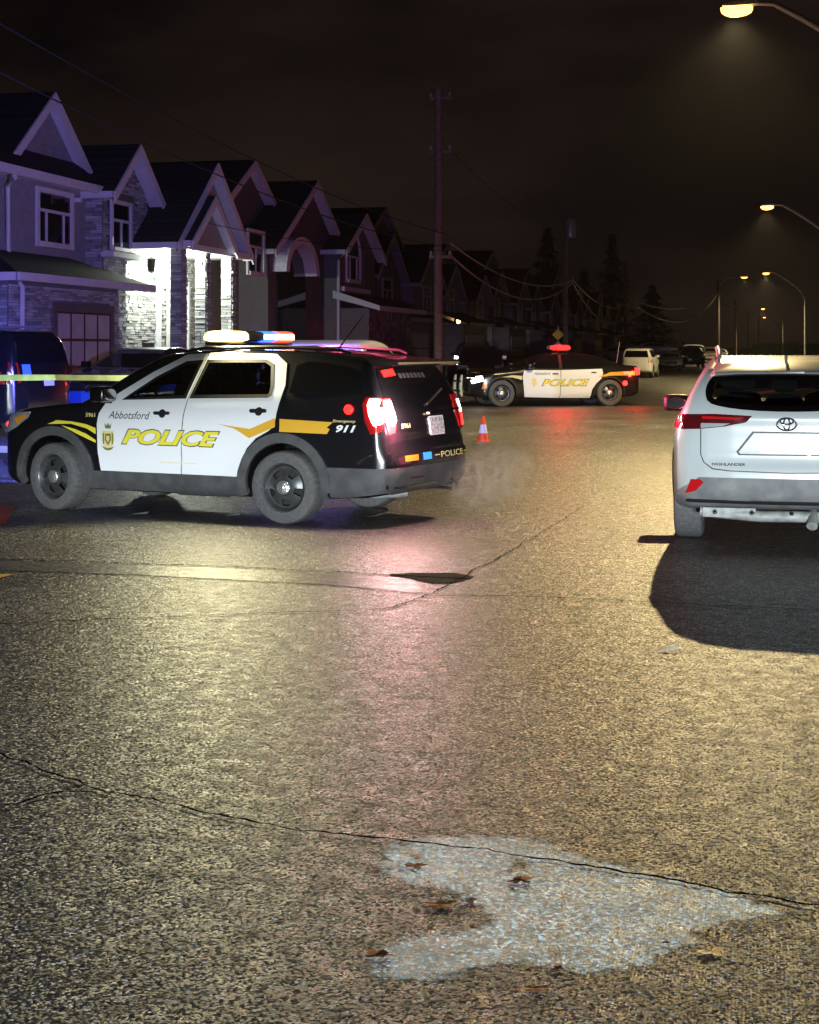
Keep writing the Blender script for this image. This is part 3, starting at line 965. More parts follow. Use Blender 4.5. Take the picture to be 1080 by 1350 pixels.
h1.part(bars, 'door_bar', M['iron'], gd)
# porch: wall, gables, columns, ceiling, door, lantern, rail
h1.part(MB().box(-24, -16.25, 35.3, 42.0, 0, 5.6), 'wall', M['mortar'])
h1.stones('x', -16.24, 35.85, 38.95, .4, 4.45, M['stone'])
h1.stones('x', -16.24, 38.95, 42.0, .4, 4.45, M['stone'], hole=lambda a, z: 39.6 < a < 41.3 and z < 3.6)
h1.part(MB().box(-16.24, -16.1, 38.85, 39.0, .4, 4.45), 'pilaster', M['trim'])
h1.window(-16.22, 39.75, 41.15, .5, 3.5, cols=3, top=.2, t=.12)
h1.gable(-14.75, 36.35, 41.55, 4.50, 6.62, 9, M['siding'], over=.28, oh=.30, z0=4.42, yp=38.95)
h1.siding(-14.74, lambda z: (36.4 + (z - 4.5) / 2.1 * 2.55, 41.5 - (z - 4.5) / 2.1 * 2.55) if z > 4.5 else (36.4, 41.5), 4.3, 6.5, M['siding'])
h1.gable(-14.45, 36.62, 39.55, 4.50, 5.62, 2.0, M['trim2'], over=.22, oh=.25, z0=4.42)
h1.part(MB().box(-16.2, -14.40, 36.25, 41.6, 4.26, 4.42), 'porch_beam', M['trim'])
for y in (36.62, 38.35, 40.35):
    h1.part(MB().box(-14.80, -14.50, y - .16, y + .16, .1, 4.26), 'column', M['mortar'])
    h1.stones('x', -14.50, y - .16, y + .16, .1, 4.25, M['stone'])
    h1.stones('-y', y - .16, -14.80, -14.50, .1, 4.25, M['stone'])
for y in (36.5,):
    h1.part(MB().box(-16.2, -14.6, y - .5, y + 5.2, .1, .42), 'porch_step', M['concrete'])
rail = MB()
for a in (-16.0, -15.4, -14.9): rail.box(a - .02, a + .02, 36.22, 36.26, .4, 1.62)
rail.box(-16.0, -14.9, 36.21, 36.27, 1.58, 1.63); rail.box(-16.0, -14.9, 36.22, 36.26, .50, .54)
h1.part(rail, 'porch_rail', M['iron'])
h1.part(MB().box(-16.22, -16.05, 37.9, 38.35, 1.62, 1.85), 'letter_box', M['iron'])
lt = h1.part(MB().tube([(-15.5, 36.85, 4.26), (-15.5, 36.85, 4.05)], .012, 6), 'lantern', M['iron'])
h1.part(MB().lathe([(.001, 4.09), (.15, 4.02), (.12, 4.0), (.09, 3.72), (.10, 3.70), (.001, 3.66)], (-15.5, 36.85, 0), 'z', 6), 'lantern_body', M['iron'], lt)
lamp('porch_light', 'POINT', (-15.35, 37.35, 4.0), 420, (.90, 1.0, .80), .12)
lamp('porch_light', 'POINT', (-15.35, 39.35, 4.0), 330, (.92, 1.0, .84), .12)

# --- second house: stacked gables, tall arch, arched window
h2 = House(48, 'dark brick house with stacked gables and an arched window, second from the left')
h2.gable(-16.6, 43.4, 51.2, 5.55, 7.75, 10, M['siding2'], trim=M['trim'], shing=M['shingle2'], yp=47.3)
h2.gable(-15.6, 46.7, 55.4, 4.95, 7.45, 10, M['siding2'], trim=M['trim'], shing=M['shingle2'], yp=51.1)
h2.siding(-15.59, lambda z: (46.75 + max(0, z - 4.95) / 2.5 * 4.3, 55.35 - max(0, z - 4.95) / 2.5 * 4.2), 3.2, 7.3, M['siding2'], .18)
h2.gable(-15.0, 53.0, 58.2, 5.3, 6.68, 9, M['stucco'], trim=M['trim'], shing=M['shingle2'])
h2.window(-14.98, 53.9, 55.7, 4.25, 5.1, cols=3, arch=True, t=.13)
h2.part(MB().box(-15.0, -14.85, 53.2, 57.0, 3.78, 3.95), 'ledge', M['trim'])
h2.part(MB().box(-15.0, -14.95, 56.4, 57.6, 3.7, 5.3), 'shutter', M['siding2'])
h2.part(MB().tube([(-14.6, 52.7, 5.2), (-15.0, 52.9, 4.9), (-15.0, 52.9, .3)], .06, 8), 'downpipe', M['trim'], smooth=50)
h2.window(-15.57, 44.6, 46.0, 4.1, 5.3, cols=2, t=.12)
ar = MB(); n = 14
for i in range(n):
    a0, a1 = math.pi * i / n, math.pi * (i + 1) / n
    ar.prism([(49.0 - 1.55 * math.cos(a0), 4.2 + 1.0 * math.sin(a0)), (49.0 - 1.9 * math.cos(a0), 4.2 + 1.25 * math.sin(a0)), (49.0 - 1.9 * math.cos(a1), 4.2 + 1.25 * math.sin(a1)), (49.0 - 1.55 * math.cos(a1), 4.2 + 1.0 * math.sin(a1))], -15.58, -15.1, 'x')
h2.part(ar, 'entry_arch', M['trim'])
h2.part(MB().prism([(47.45, 0), (50.55, 0), (50.55, 4.2), (50.2, 4.8), (49.0, 5.2), (47.8, 4.8), (47.45, 4.2)], -15.57, -15.52, 'x'), 'entry_recess', M['win'])
h2.part(MB().box(-15.0, -13.9, 53.0, 59.6, 0, 3.15), 'wall', M['mortar'])
h2.stones('x', -13.9, 53.0, 59.6, 0, 3.1, M['stone2'], hole=lambda a, z: 57.6 < a < 59.2 and z < 2.3, hgt=.2)
h2.part(MB().slab((-13.4, 52.6, 3.2), (-13.4, 60.2, 3.2), (-15.1, 60.2, 3.75), (-15.1, 52.6, 3.75), .1), 'garage_roof', M['shingle2'])
h2.part(MB().box(-13.42, -13.35, 52.6, 60.2, 3.04, 3.22), 'fascia', M['trim'])
h2.part(MB().prism([(-13.36, 3.05), (-13.36, 3.22), (-15.1, 3.78), (-15.1, 3.50)], 52.52, 52.6, 'y'), 'fascia', M['trim'])

# --- further houses down the street
def row_house(y, w, label, seed, wallm, trim, shing, hgt=1.0, x=-15.8):
    rnd = random.Random(seed)
    h = House(y + w / 2, label, x)
    h.gable(x - 1.2, y + .3, y + w - .3, 5.2 * hgt, 7.7 * hgt, 10, wallm, trim=trim, shing=shing)
    g0 = y + .2; g1 = y + w * .42
    h.gable(x, g0, g1, 4.7 * hgt, 6.3 * hgt, 8, wallm, trim=trim, shing=shing)
    h.gable(x + .3, y + w * .56, y + w - .3, 4.6 * hgt, 6.1 * hgt, 8, M['stucco'], trim=trim, shing=shing)
    h.siding(x + .01, lambda z: (g0, g1), 3.2, 4.7 * hgt, wallm, .2)
    h.window(x + .03, (g0 + g1) / 2 - .8, (g0 + g1) / 2 + .8, 3.4, 4.6, cols=2, trim=trim)
    h.window(x + .32, y + w * .70, y + w * .70 + 1.5, 3.4, 4.5, cols=2, trim=trim)
    h.part(MB().box(x, x + 1.2, y + .4, y + w * .52, 0, 2.9), 'wall', M['stucco'])
    h.part(MB().slab((x + 1.6, y + .1, 2.95), (x + 1.6, y + w * .56, 2.95), (x - .1, y + w * .56, 3.6), (x - .1, y + .1, 3.6), .1), 'garage_roof', shing)
    h.part(MB().box(x + 1.58, x + 1.65, y + .1, y + w * .56, 2.8, 2.97), 'fascia', trim)
    gd = h.part(MB().box(x + 1.2, x + 1.25, y + .9, y + w * .46, 0, 2.35), 'garage_door', trim)
    for i in range(1, 4):
        h.part(MB().box(x + 1.25, x + 1.262, y + .95, y + w * .455, .55 * i, .55 * i + .04), 'panel_joint', M['dark'], gd)
    for k in (.6, .78, .95):
        h.part(MB().box(x + .35, x + .65, y + w * k - .15, y + w * k + .15, 0, 2.9), 'porch_post', trim)
    h.part(MB().slab((x + 1.2, y + w * .56, 2.95), (x + 1.2, y + w, 2.95), (x + .2, y + w, 3.3), (x + .2, y + w * .56, 3.3), .1), 'porch_roof', shing)
    return h
row_house(60.6, 12.0, 'third house from the left, dark gables with brown roof', 3, M['siding2'], M['trim2'], M['shingle2'], 1.03)
h4 = row_house(74.0, 12.5, 'house with the glowing wall lamp, just past the near utility pole', 4, M['stucco'], M['trim2'], M['shingle'], .93)
row_house(88.0, 13.0, 'house directly behind the roof light of the police sedan', 5, M['siding2'], M['trim2'], M['shingle2'], 1.0)
row_house(103.0, 13.0, 'house with a pale bay, second beyond the glowing wall lamp', 6, M['siding2'], M['trim2'], M['shingle'], .95)
row_house(118.5, 13.0, 'dim house behind the tail of the police sedan', 7, M['stucco'], M['trim2'], M['shingle2'], .98)
row_house(134.0, 14.0, 'dim gabled house behind the white driveway sedan', 8, M['siding2'], M['trim2'], M['shingle'], .95)
row_house(152.0, 14.0, 'farthest gabled house in the row on the left', 9, M['stucco'], M['trim2'], M['shingle'], .95)
# the lit wall lamp
lpos = Vector((-15.40, 78.0, 3.0))
wlm = h4.part(MB().box(-15.80, -15.72, 77.93, 78.07, 2.95, 3.25), 'wall_lamp', M['iron'])
M['warm_bulb'] = emit('warm_bulb', (1.0, .62, .22), 6)
M['sodium'] = emit('street_lamp_lens', (1.0, .42, .09), 6)
h4.part(MB().lathe([(.001, 3.28), (.09, 3.22), (.10, 3.0), (.001, 2.94)], (-15.58, 78.0, 0), 'z', 10), 'bulb', M['warm_bulb'], wlm)
lamp('wall_lamp_light', 'POINT', (-15.25, 78.0, 3.1), 60, (1.0, .62, .25), .06)

# ------------------------------------------------------------------ poles, wires, street lamps
def util_pole(x, y, h, label, trans=False, arms=(.97, .80, .46), lamp_arm=None, r=.15):
    t = thing('utility_pole', (x, y, 0), 0, label, 'utility pole', 'utility poles')
    MB().tube([(0, 0, 0), (0, 0, h * .5), (0, 0, h)], [r, r * .9, r * .75], 12).build('pole_shaft', M['wood'], t, smooth=50)
    for a in arms:
        MB().box(-.30, .45, -.05, .05, h * a - .05, h * a + .05).build('bracket', M['wood'], t)
        for dx in (-.25, .38):
            MB().lathe([(.03, 0), (.05, .04), (.03, .09), (.045, .13), (.001, .16)], (dx, 0, h * a + .05), 'z', 8).build('insulator', M['trim2'], t)
    if trans:
        MB().lathe([(.001, 0), (.26, .02), (.28, .1), (.28, .85), (.20, .95), (.001, .98)], (.30, -.2, h - 1.3), 'z', 14).build('transformer', M['steel'], t, smooth=40)
    return t
POLES = [(-10.4, 48.7, 10.2), (-9.9, 77.5, 8.6), (-10.4, 118.0, 8.4)]
util_pole(*POLES[0], 'tall dark utility pole behind the near police SUV')
util_pole(*POLES[1], 'utility pole with a transformer at its top behind the police sedan', trans=True, arms=(.60, .58))
util_pole(*POLES[2], 'dim utility pole behind the boot of the police sedan', arms=(.82, .66))
def wpt(px, d, z):
    X = (px - 540) * d / 2000
    return (X * math.cos(YAW) - d * math.sin(YAW), X * math.sin(YAW) + d * math.cos(YAW), z)
FAR = [wpt(947, 205, 10.7), wpt(970, 290, 10.8), wpt(986, 380, 10.8), wpt(1000, 460, 11.0)]
fl = ('lit wooden utility pole carrying a street lamp, left of the white SUV roof', 'second lit utility pole beyond the one with the lamp arm', 'third of the lit utility poles, counting away from the camera', 'last of the lit utility poles near the vanishing point')
for (x, y, h), l in zip(FAR, fl):
    util_pole(x, y, h, l, arms=(.88,), r=.24)
def wire(a, b, sag, label, r=.012, n=18):
    a, b = Vector(a), Vector(b)
    pts = []
    for i in range(n + 1):
        t = i / n; p = a.lerp(b, t); p.z -= sag * 4 * t * (1 - t); pts.append(p)
    o = MB().tube(pts, r, 5, cap=False).build('overhead_wire', M['lit_wire'] if r > .02 else M['wire'])
    return setp(o, label, 'wire', 'overhead wires along the street')
A0, A1, A2 = (-10.0, 48.7), (-9.5, 77.5), (-10.0, 118.0)
wire((*A0, 5.15), (*A1, 5.15), .75, 'upper thick cable sagging between the near pole and the transformer pole', .030)
wire((*A0, 4.75), (*A1, 5.05), 1.15, 'lower thick cable sagging deepest between the near pole and the transformer pole', .034)
wire((*A1, 5.15), (*A2, 5.2), .9, 'cable from the transformer pole to the pole behind the sedan, upper', .034)
wire((*A1, 5.0), (*A2, 4.9), 1.7, 'cable from the transformer pole to the pole behind the sedan, lower', .036)
wire((*A2, 5.4), (FAR[0][0], FAR[0][1], 9.4), 1.5, 'bright cable rising to the lit pole with the street lamp', .06)
wire((*A2, 5.2), (FAR[0][0], FAR[0][1], 9.0), 2.6, 'lower bright cable drooping to the lit pole with the street lamp', .06)
wire((FAR[0][0], FAR[0][1], 9.5), (FAR[1][0], FAR[1][1], 9.6), 1.2, 'thick cable between the first and second lit poles', .08)
wire((*A0, 5.0), (-12.4, 10.0, 7.6), .9, 'dark wire crossing in front of the lit porch house roofs, lower', .014)
wire((*A0, 5.4), (-12.4, 10.0, 8.4), .8, 'dark wire crossing in front of the lit porch house roofs, upper', .014)
wire((*A0, 4.9), (-15.0, 36.2, 5.2), .3, 'thin service wire from the near pole to the porch gable', .010)
wire((*A0, 8.2), (*A1, 7.6), .6, 'thin high wire from the near pole to the transformer pole', .010)

LAMP_HEAD = None
def street_lamp(x, y, h, label, pole_dx=3.6, energy=3000, lens=True, strength=None):
    t = thing('street_lamp', (x, y, 0), 0, label, 'street lamp', 'curved street lamps')
    px = pole_dx
    pts = [(px, 0, 0), (px, 0, h * .55), (px, 0, h * .72)]
    for i in range(1, 9):
        a = math.pi / 2 * i / 8
        pts.append((px * (1 - .82 * math.sin(a) ** 1.3 * (1 if i < 8 else 1)) if i < 8 else px * .18, 0, h * .72 + (h * 1.0 - h * .72 + .05) * math.sin(a) ** .85))
    pts.append((.25, 0, h + .08))
    MB().tube(pts, [.10] * 3 + [.085 - .004 * i for i in range(8)] + [.045], 10).build('lamp_post', M['steel'], t, smooth=50)
    hd = MB().prism(smooth_poly([(-.45, h + .02), (-.38, h + .10), (.1, h + .14), (.32, h + .11), (.32, h + .04)], 1), -.14, .14, 'y').build('lamp_head', M['steel'], t, smooth=40)
    MB().prism(smooth_poly([(-.48, h + .015), (.22, h + .03), (.16, h - .12), (-.20, h - .19), (-.44, h - .10)], 1), -.15, .15, 'y').build('lens', M['sodium'], hd, smooth=40)
    MB().lathe([(.16, 0), (.16, .35), (.10, .4)], (px, 0, 0), 'z', 12).build('post_base', M['steel'], t)
    if energy:
        lamp('street_light', 'SPOT', (x - .15, y, h - .24), energy, (1.0, .755, .35), .10, spot=164, blend=.3, aim=(x - .15, y, 0)).scale = (.26, 1, 1)
    return t
street_lamp(-.43, 33.2, 9.0, 'nearest street lamp, its glowing head at the top right corner', energy=10500)
street_lamp(.31, 80.6, 9.0, 'second street lamp, glowing high above the white SUV', energy=8500)
street_lamp(.36, 153.6, 9.0, 'third street lamp whose whole curved post shows above the white SUV', energy=14000)
street_lamp(.0, 298.0, 9.0, 'fourth glowing street lamp, small above the white SUV roof', energy=9000)
street_lamp(.3, 385.0, 9.0, 'farthest glowing street lamp near the vanishing point', energy=0)
# lamp on the wooden pole
x, y, h = FAR[0]
t = thing('pole_lamp', (x, y, 0), 0, 'small street lamp on an arm of the lit wooden pole', 'street lamp')
MB().tube([(.2, 0, h - .6), (1.2, -.2, h + .3), (3.2, -.4, h + .45)], .05, 8).build('lamp_arm', M['steel'], t)
hd = MB().prism([(2.9, h + .40), (2.9, h + .58), (3.9, h + .58), (4.0, h + .40)], -.60, -.25, 'y').build('lamp_head', M['steel'], t)
MB().prism([(3.0, h + .39), (3.9, h + .39), (3.7, h + .22), (3.2, h + .22)], -.58, -.27, 'y').build('lens', M['sodium'], hd)
lamp('street_light', 'SPOT', (x + 3.5, y - .4, h + .1), 6000, (1.0, .78, .42), .12, spot=164, blend=.3, aim=(x + 3.5, y - .4, 0)).scale = (.26, 1, 1)

# sign beside the far pavement
sg_ = thing('road_sign', wpt(736, 62, 0), 0, 'yellow diamond sign above a pale one behind the police sedan roof light', 'sign')
MB().tube([(0, 0, 0), (0, 0, 2.6)], .03, 8).build('sign_post', M['steel'], sg_)
MB().prism([(0, 2.0), (.24, 2.24), (0, 2.48), (-.24, 2.24)], -.05, -.03, 'y').build('sign_board', M['yellow_paint'], sg_)
MB().prism([(0, 1.54), (.22, 1.76), (0, 1.98), (-.22, 1.76)], -.055, -.036, 'y').build('sign_board', M['plate'], sg_)
# ------------------------------------------------------------------ trees and hedge
def conifer(x, y, h, r, label, seed):
    rnd = random.Random(seed)
    t = thing('conifer_tree', (x, y, 0), 0, label, 'tree', 'trees behind the houses')
    tr = MB().tube([(0, 0, 0), (.1, 0, h * .5), (0, 0, h * .97)], [h * .022, h * .014, .03], 8)
    for i in range(26):
        z = h * rnd.uniform(.12, .92); a = rnd.uniform(0, 6.28); l = r * (1 - z / h) * .9 + .2
        tr.tube([(0, 0, z), (l * math.cos(a), l * math.sin(a), z - l * .18)], [.05, .015], 5)
    tr.build('trunk', M['bark'], t)
    cr = MB()
    for i in range(3400):
        z = h * (.08 + .92 * rnd.random() ** 1.3); rr = r * (1 - z / h) ** .85 * (.75 + .35 * math.sin(z * 5 + seed)) + .1
        a = rnd.uniform(0, 6.28); q = rr * math.sqrt(rnd.random())
        p = Vector((q * math.cos(a), q * math.sin(a), z - q * .25))
        u = Vector((rnd.uniform(-1, 1), rnd.uniform(-1, 1), rnd.uniform(-.6, .2))).normalized() * rnd.uniform(.25, .55)
        v = Vector((rnd.uniform(-1, 1), rnd.uniform(-1, 1), rnd.uniform(-1, 1))).normalized() * .13
        cr.quad(p - v, p + u, p + v)
    me = bpy.data.meshes.new('crown'); me.from_pydata(cr.v, [], cr.f)
    link_mesh('crown', me, M['leaf'], t)
for i, (px, d, h, r, l) in enumerate(((722, 150, 13.5, 4.4, 'dark conifer standing left of the transformer pole top'), (808, 165, 14.0, 4.4, 'tallest dark conifer, right of the transformer pole top'), (640, 130, 9.5, 3.6, 'low dark conifer over the roof beside the near utility pole'), (860, 190, 9.5, 5.2, 'broad dark conifer at the end of the house row'), (770, 185, 11.0, 4.0, 'dark conifer between the two tall ones'))):
    x, y, _ = wpt(px, d, 0); conifer(x, y, h, r, l, 20 + i)
hx, hy, _ = wpt(1035, 235, 0)
hg = thing('hedge', (hx, hy, 0), 0, 'clipped green hedge far off behind the roof of the white SUV', 'hedge')
hb = MB()
rnd = random.Random(5)
for i in range(9000):
    p = Vector((rnd.uniform(-5, 9), rnd.uniform(-1, 1), rnd.uniform(0, 2.2)))
    u = Vector((rnd.uniform(-1, 1), rnd.uniform(-1, 1), rnd.uniform(-1, 1))).normalized() * .22; v = Vector((rnd.uniform(-1, 1), rnd.uniform(-1, 1), rnd.uniform(-1, 1))).normalized() * .12
    hb.quad(p - v, p + u, p + v)
me = bpy.data.meshes.new('hedge_leaves'); me.from_pydata(hb.v, [], hb.f)
link_mesh('hedge_leaves', me, M['hedge'], hg)['kind'] = 'stuff'
WMATS = (M['rubber'], M['steel_wheel'], M['dark'], M['hub'])
AMATS = (M['rubber'], M['alloy'], M['dark'], M['alloy'])

def patch_ring(name, body, outer, inner, m, parent, axis='y', sgn=1, off=0.004, step=0.08, thick=0.0):
    bm = bmesh.new()
    o = [bm.verts.new((a, b, 0)) for a, b in outer]; i_ = [bm.verts.new((a, b, 0)) for a, b in inner]
    n = len(o)
    for k in range(n):
        j = (k + 1) % n
        bm.faces.new((o[k], o[j], i_[j], i_[k]))
    return link_mesh(name, _drape_bm(bm, body, axis, sgn, off, step, thick, name), m, parent)

def shrink(P, d):
    """move an outline inwards by d"""
    n = len(P); area = sum(P[i][0] * P[(i + 1) % n][1] - P[(i + 1) % n][0] * P[i][1] for i in range(n))
    s = 1 if area > 0 else -1
    Q = []
    for i in range(n):
        a, b, c = Vector(P[i - 1]), Vector(P[i]), Vector(P[(i + 1) % n])
        e1, e2 = (b - a), (c - b)
        if e1.length < 1e-6 or e2.length < 1e-6: Q.append(tuple(b)); continue
        n1 = Vector((-e1.y, e1.x)).normalized() * s; n2 = Vector((-e2.y, e2.x)).normalized() * s
        nn = (n1 + n2)
        if nn.length < 1e-3: nn = n1
        nn.normalize()
        Q.append(tuple(b + nn * d / max(0.5, nn.dot(n1))))
    return Q

def mirror_pod(parent, x, y, z, m_body, sgn, s=1.0):
    """door mirror: rounded shell on a foot, with a glass set into its rear face"""
    bm = bmesh.new()
    bmesh.ops.create_cube(bm, size=1)
    bmesh.ops.bevel(bm, geom=bm.edges[:], offset=0.28, segments=3, profile=0.6, affect='EDGES')
    for v in bm.verts:
        v.co = (v.co.x * .20 * s + x, v.co.y * .25 * s + y + sgn * .13 * s, v.co.z * .17 * s + z)
    me = bpy.data.meshes.new('mirror'); bm.to_mesh(me); bm.free()
    for p in me.polygons: p.use_smooth = True
    o = link_mesh('mirror', me, m_body, parent)
    MB().box(x - .02, x + .05, y - sgn * .06, y + sgn * .06, z - .10 * s, z - .04 * s).build('mirror_foot', M['black_plastic'], o)
    g = MB(); cy = y + sgn * .13 * s
    g.lathe([(.001, 0), (.060 * s, 0), (.066 * s, .006)], (x - .104 * s, cy, z), 'x', 20).build('mirror_glass', M['chrome'], o)
    for v in o.children[-1].data.vertices: v.co.y = cy + (v.co.y - cy) * 1.5
    return o

M['rev_white'] = emit('reverse_lamp', (1.0, 0.96, 0.88), 20)
M['red_flash'] = emit('red_flash', (1.0, 0.010, 0.008), 7, (0.6, 0.02, 0.02))
M['tail_red'] = emit('tail_red', (1.0, 0.02, 0.02), 7, (0.6, 0.02, 0.02))
M['white_hot'] = emit('white_strip', (1.0, 0.93, 0.9), 6)
M['hot_blue'] = emit('blue_led', (.35, .55, 1.0), 40)
M['hot_amber'] = emit('amber_led', (1.0, .90, .62), 40)
M['hot_red'] = emit('red_led', (1.0, .40, .22), 30)
M['blue_flash'] = emit('blue_flash', (0.02, 0.10, 1.0), 5, (0.05, 0.1, 0.6))
M['blue_dim'] = emit('blue_glint_paint', (0.02, 0.20, 1.0), 1.6, (0.05, 0.2, 0.8))  # glowing blue for the reflection on the rear bumper
M['amber_hot'] = emit('amber_flash', (1.0, 0.70, 0.20), 4)
M['orange_flash'] = emit('orange_flash', (1.0, 0.035, 0.008), 6)
# ---------------------------------------------------------------- the police SUV in front
EXP_K = 1.0
def cam_dir(a, b):
    return math.atan2(a * math.sin(YAW) + b * math.cos(YAW), a * math.cos(YAW) - b * math.sin(YAW))
ea = cam_dir(-math.cos(R(26.8)), math.sin(R(26.8)))
epos = gp(380, 690) + Vector((math.cos(ea), math.sin(ea), 0)) * 1.433 * EXP_K - Vector((-math.sin(ea), math.cos(ea), 0)) * .88 * EXP_K
exp = thing('police_suv', epos, ea, 'black and white police SUV numbered 5961 with flashing roof lights, parked across the road', 'police car', scale=EXP_K)
exp.scale.z = .965
def exp_bumps(x, z):
    w = 0 * x
    for cx in (1.433, -1.433):
        r = np.hypot(x - cx, z - .40)
        w = w + 0.02 * np.exp(-((r - .50) / .12) ** 2) * (z < 1.0)
    w = w - 0.012 * np.exp(-((z - .62) / .05) ** 2) * (np.abs(x) < 0.95)
    w = w + 0.012 * np.exp(-((z - 1.06) / .06) ** 2)
    return w
gl_f = [(.56, 1.235), (.19, 1.49), (-.13, 1.655), (-.335, 1.672), (-.245, 1.262)]
gl_r = [(-.385, 1.675), (-1.10, 1.68), (-1.20, 1.63), (-1.262, 1.40), (-1.262, 1.31), (-1.22, 1.285), (-.285, 1.264)]
EX_F, EX_R = shrink(gl_f, .012), shrink(gl_r, .012)
EX_SH = [(.62, 1.60), (.76, 1.26), (-.76, 1.26), (-.62, 1.60)]
def exp_cabin(b, f, f0, x, y, z):
    ay = np.abs(y)
    room = np.maximum.reduce([f0 + .07, 1.06 - z, x - 1.0, -x - 1.75])
    o1 = np.maximum(np.minimum(poly_sdf(EX_F, x, z), poly_sdf(EX_R, x, z)), .4 - ay)
    o2 = np.maximum(poly_sdf(EX_SH, y, z), .2 - x)
    return np.maximum(f, -np.minimum.reduce([room, o1, o2]))
EX = Body([(2.28, .27), (2.38, .42), (2.40, .72), (2.34, .98), (2.10, 1.10), (1.30, 1.185), (1.08, 1.20), (.36, 1.67), (.05, 1.755), (-.7, 1.79), (-1.6, 1.765), (-2.2, 1.69), (-2.30, 1.63), (-2.50, 1.20), (-2.555, 1.0), (-2.57, .80), (-2.66, .74), (-2.66, .52), (-2.56, .34), (-2.2, .28), (-1, .24), (1.4, .24)],
          [(.2, .90), (.40, .97), (.70, .985), (1.0, .99), (1.14, .975), (1.22, .945), (1.30, .915), (1.66, .745), (1.80, .70)],
          [(2.40, .0), (2.38, .45), (2.26, .80), (2.02, .96), (1.5, 1.04), (-1.6, 1.04), (-2.25, 1.03), (-2.52, .95), (-2.65, .72), (-2.69, 0)],
          (1.433, -1.433), .375, .445, k=.10, bumps=exp_bumps, cabin=exp_cabin)
link_mesh('body', EX.mesh('suv_body', .03), M['black_paint'], exp)
door_f = [(.74, 1.232), (.83, 1.09), (.86, .97), (.85, .64), (.81, .465), (-.205, .465), (-.215, .90), (-.258, 1.232)]
door_r = [(-.217, .465), (-.925, .465), (-.945, .62), (-1.01, .76), (-1.12, .87), (-1.26, .945), (-1.335, 1.0), (-1.355, 1.17), (-1.363, 1.232), (-.270, 1.232), (-.227, .90)]
fr_f = [(.74, 1.232), (.25, 1.540), (-.12, 1.728), (-.375, 1.740), (-.258, 1.232)]
fr_r = [(-.385, 1.742), (-1.20, 1.735), (-1.345, 1.64), (-1.39, 1.42), (-1.375, 1.29), (-1.363, 1.232), (-.270, 1.232)]
gl_q = [(-1.47, 1.67), (-1.95, 1.635), (-2.16, 1.575), (-2.22, 1.44), (-2.18, 1.36), (-1.45, 1.30), (-1.46, 1.45)]
